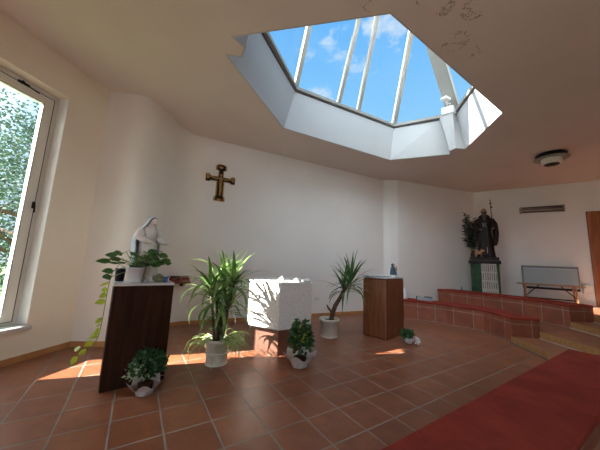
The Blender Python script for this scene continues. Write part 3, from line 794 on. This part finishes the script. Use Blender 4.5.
mb.add(b); mb.build('mantle', 'veil', t, True, label='pale blue-white mantle over the head')
# mossy stone, cup, dark vase
mb = MB()
for k in range(9): mb.ball((rnd.uniform(-.05, .05), rnd.uniform(-.02, .02), rnd.uniform(.022, .06)), (rnd.uniform(.022, .04), .028, rnd.uniform(.018, .035)), 2)
mb.ball((0, 0, .03), (.075, .04, .03), 2)
mb.ball((0, 0, .07), (.035, .03, .03), 2)
o = remesh(mb.build('mossy_stone', 'moss', None, True), .007, 0); o.location = onl(.135, -.10); tag(o, 'small mossy stone mound between the white pot and the blue cup', 'stone')
mb = MB(); mb.lathe([(0, 0), (.022, 0), (.026, .006), (.033, .06), (.031, .06), (.024, .01), (0, .01)], seg=24)
o = mb.build('candle_cup', 'blue', None, True); q = onl(.20, -.12); o.location = (q[0], q[1], ZT); tag(o, 'small blue glass votive cup at the right edge of the dark lectern', 'cup')
mb = MB(); mb.lathe([(0, 0), (.04, 0), (.043, .01), (.05, .14), (.046, .14), (.042, .12), (0, .12)], seg=24)
o = mb.build('dark_vase', 'black', None, True); q = onl(-.235, .06); o.location = q; tag(o, 'black plastic flower pot behind the pothos on the dark lectern', 'pot')

# ------------------------------------------------------------------ wall shelf with books (back-left corner)
sh = thing('wall_shelf', 'small dark wooden shelf on the wall behind the dark lectern', 'shelf', (-2.365, 5.10, .835), R(58))
mb = MB(); mb.box((0, .0, 0), (.52, .17, .02), bev=.003); mb.build('board', 'red_wood', sh)
for x_ in (-.15, .12):
    mb = MB(); mb.prism([(x_, .08), (x_+.03, .08), (x_+.03, .0), (x_, .0)], -.07, -.01); mb.build('bracket', 'dark_wood', sh)
def book(loc, rz, size, m, lab, grp):
    t = thing('book', lab, 'book', loc, rz, grp); x, y, z = size
    mb = MB(); mb.box((0, 0, z*.06), (x, y, z*.12)); mb.box((0, 0, z*.94), (x, y, z*.12)); mb.box((0, -y/2+.003, z/2), (x, .006, z)); mb.build('cover', m, t)
    mb = MB(); mb.box((0, .002, z/2), (x-.012, y-.01, z*.74)); mb.build('pages', 'page', t)
    return t
def rot2(x, y, a): return x*math.cos(a)-y*math.sin(a), x*math.sin(a)+y*math.cos(a)
for (dx, dz, s_, m_, lab) in ((-.10, .01, (.22, .15, .05), 'book_red', 'red book at the left on the wall shelf'), (-.10, .06, (.23, .15, .045), 'darkred', 'dark red book on top of the red one on the wall shelf'), (-.08, .105, (.20, .13, .03), 'black', 'thin black book topmost of the left pile on the wall shelf'), (.135, .01, (.20, .14, .05), 'book_tan', 'tan book at the right on the wall shelf'), (.14, .06, (.17, .13, .04), 'book_red', 'worn red-brown book on top of the tan one on the wall shelf'), (.115, .10, (.19, .12, .025), 'book_tan', 'thin tan book topmost of the right pile on the wall shelf')):
    x, y = rot2(dx, -.01, R(58)); book((-2.365+x, 5.10+y, .835+dz), R(58+rnd.uniform(-3, 3)), s_, m_, lab, 'books on the wall shelf')

# ------------------------------------------------------------------ crucifix
dB = (V2(BR)-V2(BL)).normalized(); nB = Vector((dB.y, -dB.x))
def bp(t, d=0): return V2(BL)+dB*t+nB*d
cp = bp(.30, .022)
cr = thing('crucifix', 'ornate dark and gold painted crucifix hanging high on the white wall', 'crucifix', (cp.x, cp.y, 3.03), math.atan2(dB.y, dB.x))
def crossoutline(k):
    a, b_ = .075*k, .052*k
    return [(-.05*k, -.36), (-.12*k, -.36), (-.12*k, -.43), (.12*k, -.43), (.12*k, -.36), (.085*k, -.30), (.085*k, .02), (.22, .02), (.23, -.01*k), (.32, -.01*k), (.32, .16*k), (.23, .16*k), (.22, .12*k), (.06*k, .12), (.055*k, .27), (.12*k, .28), (.12*k, .37), (.06*k, .41), (-.06*k, .41), (-.12*k, .37), (-.12*k, .28), (-.055*k, .27), (-.06*k, .12), (-.22, .12*k), (-.23, .16*k), (-.32, .16*k), (-.32, -.01*k), (-.23, -.01*k), (-.22, .02), (-.085*k, .02), (-.085*k, -.30), (-.12*k, -.36)]
def cross_prism(k, y0, y1, sc=1.0):
    pts = crossoutline(k); pts = [p for i, p in enumerate(pts) if i not in (0, len(pts)-1)]
    b = bmesh.new(); A_ = [b.verts.new((x*sc, y0, z*sc)) for x, z in pts]; B_ = [b.verts.new((x*sc, y1, z*sc)) for x, z in pts]
    b.faces.new(A_); b.faces.new(B_[::-1])
    for i in range(len(pts)): b.faces.new((A_[i], A_[(i+1) % len(pts)], B_[(i+1) % len(pts)], B_[i]))
    bmesh.ops.recalc_face_normals(b, faces=b.faces); mb = MB(); mb.add(b); return mb
cross_prism(1, -.008, .018).build('rim', 'gold', cr)
cross_prism(.72, -.016, -.008, .97).build('panel', 'black_wood', cr, label='dark red-black painted field')
mb = MB(); mb.tube([(-.24, -.03, .085), (-.10, -.03, .06), (0, -.03, .085), (.10, -.03, .06), (.24, -.03, .085)], [.012, .016, .022, .016, .012], 8)
mb.tube([(0, -.03, .10), (0, -.034, .02), (0, -.034, -.08), (.01, -.032, -.2), (.0, -.03, -.31)], [.03, .034, .028, .026, .014], 10)
mb.ball((0, -.036, .15), (.026, .02, .033), 2); mb.ball((-.012, -.025, .33), (.05, .012, .03), 2)
mb.ball((-.27, -.022, .075), (.03, .01, .045), 2); mb.ball((.27, -.022, .075), (.03, .01, .045), 2); mb.ball((0, -.022, -.40), (.06, .01, .02), 2)
mb.build('figure', 'gold', cr, True)

# socket
q = bp(2.93, .008)
mb = MB(); mb.box((0, 0, 0), (.12, .016, .085), bev=.004); mb.box((0, -.009, 0), (.09, .004, .05), bev=.001)
for s_ in (-.02, 0, .02): mb.tube([(s_, -.0105, 0), (s_, -.014, 0)], .004, 8)
o = mb.build('wall_socket', 'socket'); o.location = (q.x, q.y, .43); o.rotation_euler = (0, 0, math.atan2(dB.y, dB.x)); tag(o, 'cream wall socket low on the back wall beside the altar', 'socket')

# ------------------------------------------------------------------ on the right lectern
ZR = 1.12; RC = Vector((1.71, 5.24))
t = thing('open_book', 'open blue-green book lying on the reddish lectern', 'book', (1.59, 5.19, ZR), R(20))
mb = MB(); mb.box((-.14, 0, .008), (.27, .2, .008), rz=0); mb.box((.14, 0, .008), (.27, .2, .008)); mb.box((0, 0, .006), (.02, .2, .006)); mb.build('cover', 'book_blue', t)
mb = MB(); mb.loft([(-.135, 0, .0125, .12, .09), (-.135, 0, .022, .118, .088), (-.135, 0, .03, .105, .085)], 4); mb.loft([(.135, 0, .0125, .12, .09), (.135, 0, .022, .118, .088), (.135, 0, .03, .105, .085)], 4)
mb.bm.clear() if False else None
mb2 = MB(); mb2.box((-.13, 0, .022), (.235, .18, .018), bev=.005); mb2.box((.13, 0, .022), (.235, .18, .018), bev=.005); mb2.build('pages', 'page', t)
mb.bm.free()
t = thing('figurine', 'small seated mother-and-child figurine in blue on the reddish lectern', 'figurine', (1.96, 5.30, ZR), R(-55))
mb = MB(); mb.box((0, 0, .022), (.15, .12, .044), bev=.008); mb.build('plinth', 'page', t)
mb = MB(); mb.loft([(0, 0, .044, .065, .06), (0, 0, .09, .07, .06), (-.01, 0, .14, .052, .045), (-.01, 0, .19, .05, .038), (-.01, 0, .215, .02, .02)], 24, .08, 7)
mb.tube([(-.01, .045, .19), (.03, .055, .15), (.06, .02, .14)], [.018, .018, .013], 8); mb.tube([(-.01, -.045, .19), (.03, -.055, .15), (.06, -.01, .13)], [.018, .018, .013], 8)
mb.ball((-.018, 0, .245), (.032, .032, .036), 2)
remesh(mb.build('robe', mat('muted_blue_robe', (.05, .09, .15), .6), t, True), .006, 1)
mb = MB(); mb.ball((.014, 0, .243), (.02, .022, .026), 2); mb.ball((.066, 0, .17), (.022, .022, .03), 2); mb.ball((.066, 0, .208), .017, 2); mb.build('faces_and_child', 'skin', t, True)

# ------------------------------------------------------------------ on benches
t = thing('water_jug', 'white plastic jug on the bench end behind the reddish lectern', 'jug', (2.93, 7.12, .48))
mb = MB(); mb.lathe([(0, 0), (.075, 0), (.08, .01), (.085, .14), (.06, .20), (.055, .26), (.06, .28), (.052, .28), (.048, .25), (0, .24)], seg=28); mb.build('body', 'white_pot', t, True)
mb = MB(); mb.tube([(-.055, 0, .25), (-.11, 0, .24), (-.12, 0, .15), (-.08, 0, .09)], .010, 8); mb.build('handle', 'white_pot', t, True)
t = thing('radio_case', 'flat grey and black case on the red cushion of the lower bench', 'case', (3.40, 6.97, .48), R(-30))
mb = MB(); mb.box((0, 0, .04), (.38, .2, .08), bev=.01); mb.build('body', 'grey_metal', t)
mb = MB(); mb.box((.09, 0, .0875), (.19, .19, .012), bev=.003); mb.box((-.185, 0, .045), (.02, .21, .09), bev=.003); mb.build('lid', 'black', t)
t = thing('candle_tray', 'dark red tray with a short candlestick on the upper bench end', 'tray', (4.82, 7.62, .715), R(-50))
mb = MB(); mb.box((0, 0, .01), (.26, .16, .02), bev=.005); mb.build('tray', 'darkred', t)
mb = MB(); mb.lathe([(0, .02), (.03, .02), (.012, .03), (.01, .10), (.02, .105), (0, .11)], seg=16); mb.build('candlestick', 'black', t, True)

# ------------------------------------------------------------------ pedestal, monk statue, palm
PC = Vector((5.70, 7.86)); ax = Vector((.819, -.574)); ay = Vector((.574, .819)); pa = math.atan2(ax.y, ax.x)
def onp(a, b_): q = PC+ax*a+ay*b_; return (q.x, q.y)
t = thing('pedestal', 'black-topped pedestal draped in green cloth with a patterned white panel', 'pedestal', (PC.x, PC.y, L4), pa)
PH = 1.73-L4
mb = MB(); mb.box((0, .02, (PH-.2)/2), (.60, .36, PH-.2)); mb.build('core', 'black_wood', t)
b = bmesh.new(); seg = 150; lo = []; hi = []; hw, hd = .345, .215
per = []
for k in range(seg):
    s_ = k/seg*4; i = int(s_); f = s_-i
    c_ = [(-hw, -hd), (hw, -hd), (hw, hd), (-hw, hd), (-hw, -hd)]
    x = c_[i][0]*(1-f)+c_[i+1][0]*f; y = c_[i][1]*(1-f)+c_[i+1][1]*f
    w_ = 1+.03*math.sin(k*1.15)
    per.append((x*w_, y*w_+.02))
mb = MB(); mb.prism(per, .0, PH-.19); mb.build('green_drape', 'green_cloth', t, True)
# patterned panel hanging on the front
b = bmesh.new(); uvl = b.loops.layers.uv.new('UVMap'); cols = 16; vs = []
for j in range(2):
    vs.append([b.verts.new((-.09+.37*k/cols+(.03 if j == 0 else 0)*(k/cols), -.235+.006*math.sin(k*.9), (.03 if j == 0 else PH-.20))) for k in range(cols+1)])
for k in range(cols):
    f = b.faces.new((vs[0][k], vs[0][k+1], vs[1][k+1], vs[1][k]))
    for lp, uv in zip(f.loops, ((k/cols, 0), ((k+1)/cols, 0), ((k+1)/cols, 1.6), (k/cols, 1.6))): lp[uvl].uv = uv
bmesh.ops.recalc_face_normals(b, faces=b.faces); bmesh.ops.solidify(b, geom=b.faces[:], thickness=.006)
mb = MB(); mb.add(b); mb.build('patterned_panel', 'cloth_rows', t, label='white cloth panel with rows of small dark motifs')
mb = MB(); mb.box((0, 0, PH-.15), (.80, .50, .10), bev=.015); mb.box((0, 0, PH-.045), (.72, .46, .09), bev=.015); mb.build('plinth', 'black_wood', t, label='black stepped plinth')
mb = MB(); mb.box((0, 0, PH-.095), (.77, .49, .012)); mb.build('moulding', 'bronze', t)

q = onp(.06, -.02)
t = thing('monk_statue', 'dark statue of a bearded monk in habit holding a tall staff', 'statue', (q[0], q[1], 1.731), pa)
S = 1.5
mb = MB()
mb.loft([(0, 0, 0, .235, .16), (0, 0, .05, .225, .155), (0, 0, .35, .195, .13), (0, 0, .7, .17, .115), (0, 0, .90, .16, .11), (0, 0, 1.08, .185, .12), (0, 0, 1.2, .18, .115), (0, 0, 1.27, .11, .085), (0, -.01, 1.31, .06, .06)], 48, .09, 11)
mb.tube([(-.17, 0, 1.17), (-.24, -.03, 1.0), (-.20, -.13, .86), (-.12, -.17, .84)], [.07, .08, .075, .05], 12)   # his right sleeve
mb.tube([(.17, 0, 1.17), (.25, -.03, 1.0), (.24, -.12, .86), (.20, -.17, .86)], [.07, .08, .085, .055], 12)
mb.tube([(.26, -.02, .95), (.275, -.03, .7), (.26, -.03, .45), (.24, -.02, .35)], [.075, .07, .05, .03], 10)     # hanging mantle edge
mb.tube([(-.24, -.02, .95), (-.25, -.03, .7), (-.23, -.03, .45)], [.07, .06, .035], 10)
mb.ball((0, .05, 1.26), (.15, .09, .08), 3)     # hood folded behind the neck
remesh(mb.build('habit', 'habit', t, True), .016, 3)
mb = MB(); mb.ball((0, -.02, 1.42), (.072, .082, .098), 3); mb.ball((0, -.105, 1.42), (.014, .02, .024), 2)
mb.ball((-.074, -.01, 1.415), (.012, .018, .024), 2); mb.ball((.074, -.01, 1.415), (.012, .018, .024), 2); mb.tube([(0, -.01, 1.30), (0, -.015, 1.37)], .05, 12)
mb.ball((-.028, -.095, 1.445), (.018, .01, .008), 2); mb.ball((.028, -.095, 1.445), (.018, .01, .008), 2)
remesh(mb.build('head', 'skin', t, True), .008, 2)
mb = MB(); mb.loft([(0, -.06, 1.40, .07, .05), (0, -.08, 1.36, .065, .05), (0, -.10, 1.28, .055, .045), (0, -.115, 1.18, .04, .035), (0, -.12, 1.11, .01, .01)], 24, .12, 8)
mb.tube([(-.035, -.10, 1.395), (0, -.108, 1.402), (.035, -.10, 1.395)], .012, 8)
mb.build('beard', 'beard', t, True)
mb = MB(); mb.prism([(-.075, -.15), (.075, -.15), (.07, -.14), (-.07, -.14)], .1, .12)
b = bmesh.new()
vs = []
for j, (z, y) in enumerate(((.06, -.178), (.35, -.160), (.7, -.142), (.9, -.135), (1.08, -.143))):
    vs.append([b.verts.new((-.07, y, z)), b.verts.new((.07, y, z))])
for j in range(4): b.faces.new((vs[j][0], vs[j][1], vs[j+1][1], vs[j+1][0]))
bmesh.ops.recalc_face_normals(b, faces=b.faces); bmesh.ops.solidify(b, geom=b.faces[:], thickness=.012)
mb.add(b); mb.build('scapular', 'black_wood', t)
def strokes(nm, lst, lab):
    mb = MB()
    for (a_, c_) in lst: mb.beam((a_[0], -.152 if a_[1] > .8 else -.168, a_[1]), (c_[0], -.15 if c_[1] > .8 else -.178, c_[1]), .010, .006)
    mb.build(nm, 'light_grey', t, label=lab)
strokes('emblem', (((-.045, 1.0), (-.035, .90)), ((-.045, 1.0), (-.01, .95)), ((-.01, .95), (.02, 1.0)), ((.02, 1.0), (.035, .90)), ((-.045, 1.0), (-.06, 1.035)), ((-.06, 1.035), (.05, 1.035))), 'pale emblem on the chest')
strokes('trim_line', (((.03, .30), (.03, .12)),), 'short pale line low on the scapular')
for s_, (hx, hy, hz_) in ((-1, (-.11, -.19, .84)), (1, (.20, -.20, .86))):
    mb = MB(); mb.ball((hx, hy, hz_), (.028, .034, .022), 2)
    for f in range(4): mb.tube([(hx+(f-1.5)*.013, hy-.025, hz_+.004), (hx+(f-1.5)*.013, hy-.05, hz_-.006), (hx+(f-1.5)*.012, hy-.052, hz_-.028)], [.009, .008, .006], 6)
    mb.tube([(hx-s_*.026, hy-.01, hz_), (hx-s_*.04, hy-.035, hz_-.005)], [.009, .007], 6)
    remesh(mb.build('hand', 'skin', t, True), .005, 1)
mb = MB(); mb.tube([(.19, -.235, .0), (.185, -.235, .86), (.165, -.235, 1.74)], .011, 8); mb.beam((.13, -.235, 1.62), (.21, -.235, 1.62), .014, .014, (0, 1, 0)); mb.ball((.19, -.235, 1.50), (.025, .012, .03), 2)
mb.build('staff', 'black_wood', t, True)
pg = MB(); pg.loft([(0, 0, 0, .01, .01), (0, 0, .0001, .01, .01)], 8)
pg = MB()
bd = Matrix.Rotation(R(90), 4, 'Y')
pg.ball((-.20, -.16, .13), (.10, .055, .06), 3); pg.ball((-.10, -.18, .19), (.05, .04, .045), 3); pg.tube([(-.07, -.19, .19), (-.035, -.20, .185)], [.026, .020], 10)
for s_ in (-1, 1):
    pg.tube([(-.11, -.18+s_*.03, .22), (-.10, -.18+s_*.04, .26)], [.018, .005], 8)
    pg.tube([(-.14, -.165+s_*.035, .11), (-.13, -.165+s_*.035, .05), (-.13, -.165+s_*.035, .0)], [.022, .014, .014], 8)
    pg.tube([(-.265, -.16+s_*.035, .12), (-.275, -.16+s_*.035, .06), (-.265, -.16+s_*.035, .0)], [.026, .015, .014], 8)
pg.tube([(-.30, -.16, .15), (-.32, -.16, .17), (-.31, -.16, .19)], [.007, .005, .003], 6)
remesh(pg.build('piglet', 'pig', t, True, label='small tan piglet at the monk\'s feet'), .009, 1)

q = onp(-.27, .04)
t = thing('palm_bouquet', 'tall dark feathery foliage in a vase left of the monk statue', 'plant', (q[0], q[1], 1.73), pa)
mb = MB(); mb.lathe([(0, 0), (.06, 0), (.075, .08), (.045, .16), (.055, .20), (.045, .2), (.035, .16), (0, .15)], seg=20); mb.build('vase', 'black', t, True)
mb = MB(); st = MB()
for k in range(26):
    az = rnd.uniform(0, 2*PI); z1 = rnd.uniform(.35, 1.22); rr = rnd.uniform(.05, .20)
    tip = (rr*math.cos(az)-.05, rr*math.sin(az)*.4-.03, z1+.2)
    st.tube([(0, 0, .15), (tip[0]*.6, tip[1]*.6, tip[2]*.55), tip], [.006, .005, .003], 5)
    for j in range(26):
        f = .2+.8*j/26; p = (tip[0]*f, tip[1]*f, .15+(tip[2]-.15)*f)
        mb.blade(p, rnd.uniform(0, 2*PI), R(rnd.uniform(5, 65)), rnd.uniform(.10, .20), .04, .4, 3, roll=rnd.uniform(-1.2, 1.2))
st.build('stems', 'stem', t, True); mb.build('foliage', 'palm_dark', t, True)

# ------------------------------------------------------------------ right wall: heater, radiant heater, door, trestle
ra = math.atan2(dR.y, dR.x)
q = rp(1.73, .10)
t = thing('wall_convector', 'wide grey-blue convector heater on the right wall', 'heater', (q.x, q.y, .845), ra)
mb = MB(); mb.box((0, .0, .36), (1.16, .18, .56), bev=.012); mb.build('casing', 'grey_metal', t)
mb = MB(); mb.box((0, -.008, .665), (1.18, .2, .045), bev=.006); mb.build('top_grille', 'lamp_grey', t, label='darker grey top grille')
mb = MB(); mb.box((0, -.012, .61), (1.10, .18, .012)); mb.build('bright_edge', 'light_grey', t)
mb = MB(); mb.box((0, -.01, .05), (1.17, .17, .06), bev=.006); mb.build('outlet_slot', 'black', t, label='black outlet slot below')
for s_ in (-.585, .585): mb = MB(); mb.box((s_, 0, .36), (.014, .2, .60), bev=.003); mb.build('end_cap', 'lamp_grey', t)
q = rp(1.70, .08)
t = thing('radiant_heater', 'long narrow brown radiant heater high on the right wall', 'heater', (q.x, q.y, 3.24), ra)
mb = MB(); mb.prism([(-.48, .06), (-.48, -.08), (.48, -.08), (.48, .06)], .05, .085); mb.prism([(-.48, .06), (-.48, .03), (.48, .03), (.48, .06)], -.075, .05); mb.build('reflector', 'bronze', t)
mb = MB(); mb.tube([(-.45, -.03, -.01), (.45, -.03, -.01)], .022, 12); mb.tube([(-.45, -.07, -.05), (.45, -.07, -.05)], .006, 6); mb.tube([(-.45, -.07, .03), (.45, -.07, .03)], .006, 6); mb.build('heating_tube', 'lamp_beige', t, True)
for s_ in (-.475, .475): mb = MB(); mb.box((s_, -.015, 0), (.045, .16, .19), bev=.008); mb.build('end_cap', 'lamp_beige', t)
# door
dr = bpy.data.objects.new('door_1', None); C.objects.link(dr); struct(dr, 'brown wooden door at the right edge'); q = rp(2.63, 0); dr.location = (q.x, q.y, L4); dr.rotation_euler = (0, 0, ra)
DW, DH = 1.15, 2.62
mb = MB(); mb.box((.05, -.02, DH/2), (.10, .09, DH), bev=.008); mb.box((DW-.05, -.02, DH/2), (.10, .09, DH), bev=.008); mb.box((DW/2, -.02, DH-.05), (DW-.2, .09, .10), bev=.006); mb.build('door_frame', 'door_wood', dr)
lf = MB(); lf.box((DW/2, -.012, (DH-.1)/2), (DW-.2, .045, DH-.1), bev=.004); lf = lf.build('leaf', 'door_wood', dr)
mb = MB()
for z in (.65, 1.75): mb.box((DW/2, -.04, z), (DW-.46, .02, .85), bev=.008)
mb.build('panel', 'door_wood', lf)
mb = MB(); mb.tube([(.2, -.035, 1.05), (.2, -.09, 1.05), (.31, -.09, 1.05)], .011, 8); mb.build('handle', 'gold', lf, True)
# trestle: light wooden folding rack before the heater
q = rp(1.64, .50)
t = thing('trestle_table', 'light wooden folding trestle in front of the grey convector', 'table', (q.x, q.y, L4), ra)
TZ = .52
mb = MB(); mb.box((0, -.12, TZ), (1.36, .06, .03), bev=.006); mb.box((0, .12, TZ), (1.36, .06, .03), bev=.006); mb.build('rail', 'pine', t)
mb = MB(); mb.box((0, 0, TZ+.002), (1.10, .17, .02), bev=.004); mb.build('slat', 'pine', t)
for sx in (-.52, .52):
    for sy in (-.12, .12):
        mb = MB(); mb.beam((sx, sy, .0), (sx*.96, sy, TZ-.015), .05, .03); mb.build('leg', 'pine', t)
mb = MB(); mb.beam((.22, -.12, TZ-.02), (.50, -.12, .20), .025, .02); mb.beam((-.22, -.12, TZ-.02), (-.50, -.12, .20), .025, .02); mb.beam((-.50, 0, .14), (.50, 0, .14), .03, .03); mb.build('brace', 'dark_wood', t)
q = rp(2.50, .055)  # pale box in place of a sunlit patch on the wall
mb = MB(); mb.box((0, 0, 0), (.20, .10, .24), bev=.01); mb.box((0, -.052, .0), (.16, .01, .18), bev=.003)
o = mb.build('sun_patch_box', 'socket'); o.location = (q.x, q.y, .93); o.rotation_euler = (0, 0, ra); tag(o, 'white box standing in for a sunlit patch on the wall between the convector and the door', 'box')

# ceiling lamp
t = thing('ceiling_lamp', 'round beige ceiling lamp with a drum shade', 'lamp', (5.60, 5.44, H))
mb = MB(); mb.lathe([(0, -.001), (.25, -.001), (.27, -.02), (.24, -.035), (0, -.035)], seg=40); mb.build('ceiling_plate', 'black', t, True)
mb = MB(); mb.lathe([(.16, -.09), (.30, -.10), (.305, -.108), (.16, -.115)], seg=40); mb.tube([(0, 0, -.03), (0, 0, -.1)], .04, 12); mb.build('rim_disc', 'lamp_beige', t, True)
mb = MB(); mb.lathe([(0, -.11), (.175, -.11), (.18, -.13), (.17, -.23), (.15, -.235), (0, -.235)], seg=40); mb.build('drum_shade', 'opal', t, True)
mb = MB(); mb.lathe([(0, -.236), (.13, -.236), (.12, -.25), (0, -.255)], seg=32); mb.build('glass_lens', 'black', t, True)

# pieces that belong to a part of their thing go one level deeper
kin = {'soil': 'pot', 'pages': 'cover', 'patterned_panel': 'green_drape', 'moulding': 'plinth', 'emblem': 'scapular', 'trim_line': 'scapular', 'hand': 'habit', 'beard': 'head', 'glass_lens': 'drum_shade', 'bright_edge': 'casing', 'outlet_slot': 'casing', 'candle': 'dish', 'candlestick': 'tray', 'glazing_bead': 'sash', 'handle': 'sash'}
for o in list(C.objects):
    k = o.name.split('.')[0]
    if k in kin and o.parent and o.type == 'MESH':
        for sib in o.parent.children:
            if sib is not o and sib.name.split('.')[0] == kin[k]: o.parent = sib; break

# ------------------------------------------------------------------ outside
mb = MB(); mb.box((-19.6, 3, -.35), (31, 60, .1)); o = mb.build('ground', 'grass'); struct(o)
def tree(loc, r, zc, nl, lab, ls=.16):
    t = thing('leafy_tree', lab, 'tree', (loc[0], loc[1], -.3), 0, 'trees outside the window')
    mb = MB(); mb.tube([(0, 0, 0), (.1, 0, zc*.5), (0, .1, zc)], [.2, .16, .1], 10)
    for k in range(9):
        a = k*.7+rnd.uniform(0, .5); e = rnd.uniform(.2, 1); z0 = zc*rnd.uniform(.35, .9)
        mb.tube([(0, 0, z0), (r*.4*math.cos(a), r*.4*math.sin(a), z0+r*.25*e), (r*.8*math.cos(a), r*.8*math.sin(a), z0+r*.6*e)], [.08, .05, .02], 6)
    mb.build('trunk', 'bark', t, True)
    b = bmesh.new()
    for k in range(nl):
        a = rnd.uniform(0, 2*PI); ph = math.asin(rnd.uniform(-1, 1)); q = rnd.uniform(.3, 1)**.5
        lump = 1+.18*math.sin(3*a+2*ph)+.12*math.sin(7*a-5*ph)
        p = Vector((r*q*lump*math.cos(ph)*math.cos(a), r*q*lump*math.cos(ph)*math.sin(a), zc+r*1.15*q*lump*math.sin(ph)))
        if p.z < .2: continue
        d1 = Vector((rnd.gauss(0, 1), rnd.gauss(0, 1), rnd.gauss(0, .6))).normalized(); d2 = d1.orthogonal().normalized(); s_ = ls*rnd.uniform(.6, 1.2)
        b.faces.new([b.verts.new(p), b.verts.new(p+d1*s_*.5+d2*s_*.28), b.verts.new(p+d1*s_), b.verts.new(p+d1*s_*.5-d2*s_*.28)])
    mb = MB(); mb.add(b); mb.build('crown', 'tree_leaf', t)
tree((-8.6, 8.0), 2.9, 3.4, 17000, 'leafy green tree close outside the window', .115)
tree((-15.8, 11.0), 3.8, 3.2, 8000, 'second leafy tree, standing behind the nearest one outside the window', .2)

# ------------------------------------------------------------------ light
w = bpy.data.worlds.new('sky'); bpy.context.scene.world = w; w.use_nodes = True; nt = w.node_tree
bg = nt.nodes['Background']
tc = N(nt, 'ShaderNodeTexCoord'); sp = N(nt, 'ShaderNodeSeparateXYZ'); nt.links.new(tc.outputs['Generated'], sp.inputs[0])
gr = N(nt, 'ShaderNodeValToRGB'); e = gr.color_ramp.elements
e[0].position = .0; e[0].color = (.66, .84, .98, 1); e[1].position = 1; e[1].color = (.085, .36, .88, 1)
x_ = gr.color_ramp.elements.new(.45); x_.color = (.30, .64, 1.0, 1)
x_ = gr.color_ramp.elements.new(.75); x_.color = (.15, .48, .98, 1)
nt.links.new(sp.outputs['Z'], gr.inputs['Fac'])
cn = N(nt, 'ShaderNodeTexNoise', Scale=3.2, Detail=8, Roughness=.62)
mpp = N(nt, 'ShaderNodeMapping'); mpp.inputs['Location'].default_value = (1.35, .4, .9); mpp.inputs['Scale'].default_value = (1, 1, 1.6)
nt.links.new(tc.outputs['Generated'], mpp.inputs[0]); nt.links.new(mpp.outputs[0], cn.inputs['Vector'])
cr_ = N(nt, 'ShaderNodeValToRGB'); cr_.color_ramp.elements[0].position = .56; cr_.color_ramp.elements[1].position = .70
nt.links.new(cn.outputs['Fac'], cr_.inputs['Fac'])
mc = N(nt, 'ShaderNodeMix', data_type='RGBA'); nt.links.new(cr_.outputs['Color'], mc.inputs[0]); nt.links.new(gr.outputs['Color'], mc.inputs[6]); mc.inputs[7].default_value = (.95, .95, .93, 1)
# the unseen sky half around and beyond the sun, brightened to light the room
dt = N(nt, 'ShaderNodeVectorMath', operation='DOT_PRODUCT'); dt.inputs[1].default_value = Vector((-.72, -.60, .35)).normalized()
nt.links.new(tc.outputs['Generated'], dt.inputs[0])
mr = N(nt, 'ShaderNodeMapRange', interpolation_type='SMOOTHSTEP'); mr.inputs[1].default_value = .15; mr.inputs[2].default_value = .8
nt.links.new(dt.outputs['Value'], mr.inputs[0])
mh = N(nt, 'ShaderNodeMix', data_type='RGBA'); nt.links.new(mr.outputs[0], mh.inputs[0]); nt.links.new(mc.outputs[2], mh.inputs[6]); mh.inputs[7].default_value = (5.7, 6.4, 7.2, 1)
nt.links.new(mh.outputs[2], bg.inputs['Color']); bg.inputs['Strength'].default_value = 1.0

sun = bpy.data.lights.new('sun', 'SUN'); so = bpy.data.objects.new('sun', sun); C.objects.link(so)
sun.energy = 37; sun.angle = R(.53); sun.color = (1, .95, .85)
tv = Vector((.955, .290, -.585)).normalized()
so.rotation_euler = tv.to_track_quat('-Z', 'Y').to_euler()

sc = bpy.context.scene
sc.view_settings.view_transform = 'Standard'; sc.view_settings.look = 'None'; sc.view_settings.gamma = 1; sc.view_settings.use_curve_mapping = False
sc.view_settings.exposure = 0.06
try:
    sc.cycles.max_bounces = 12; sc.cycles.diffuse_bounces = 6; sc.cycles.transparent_max_bounces = 16
except Exception: pass
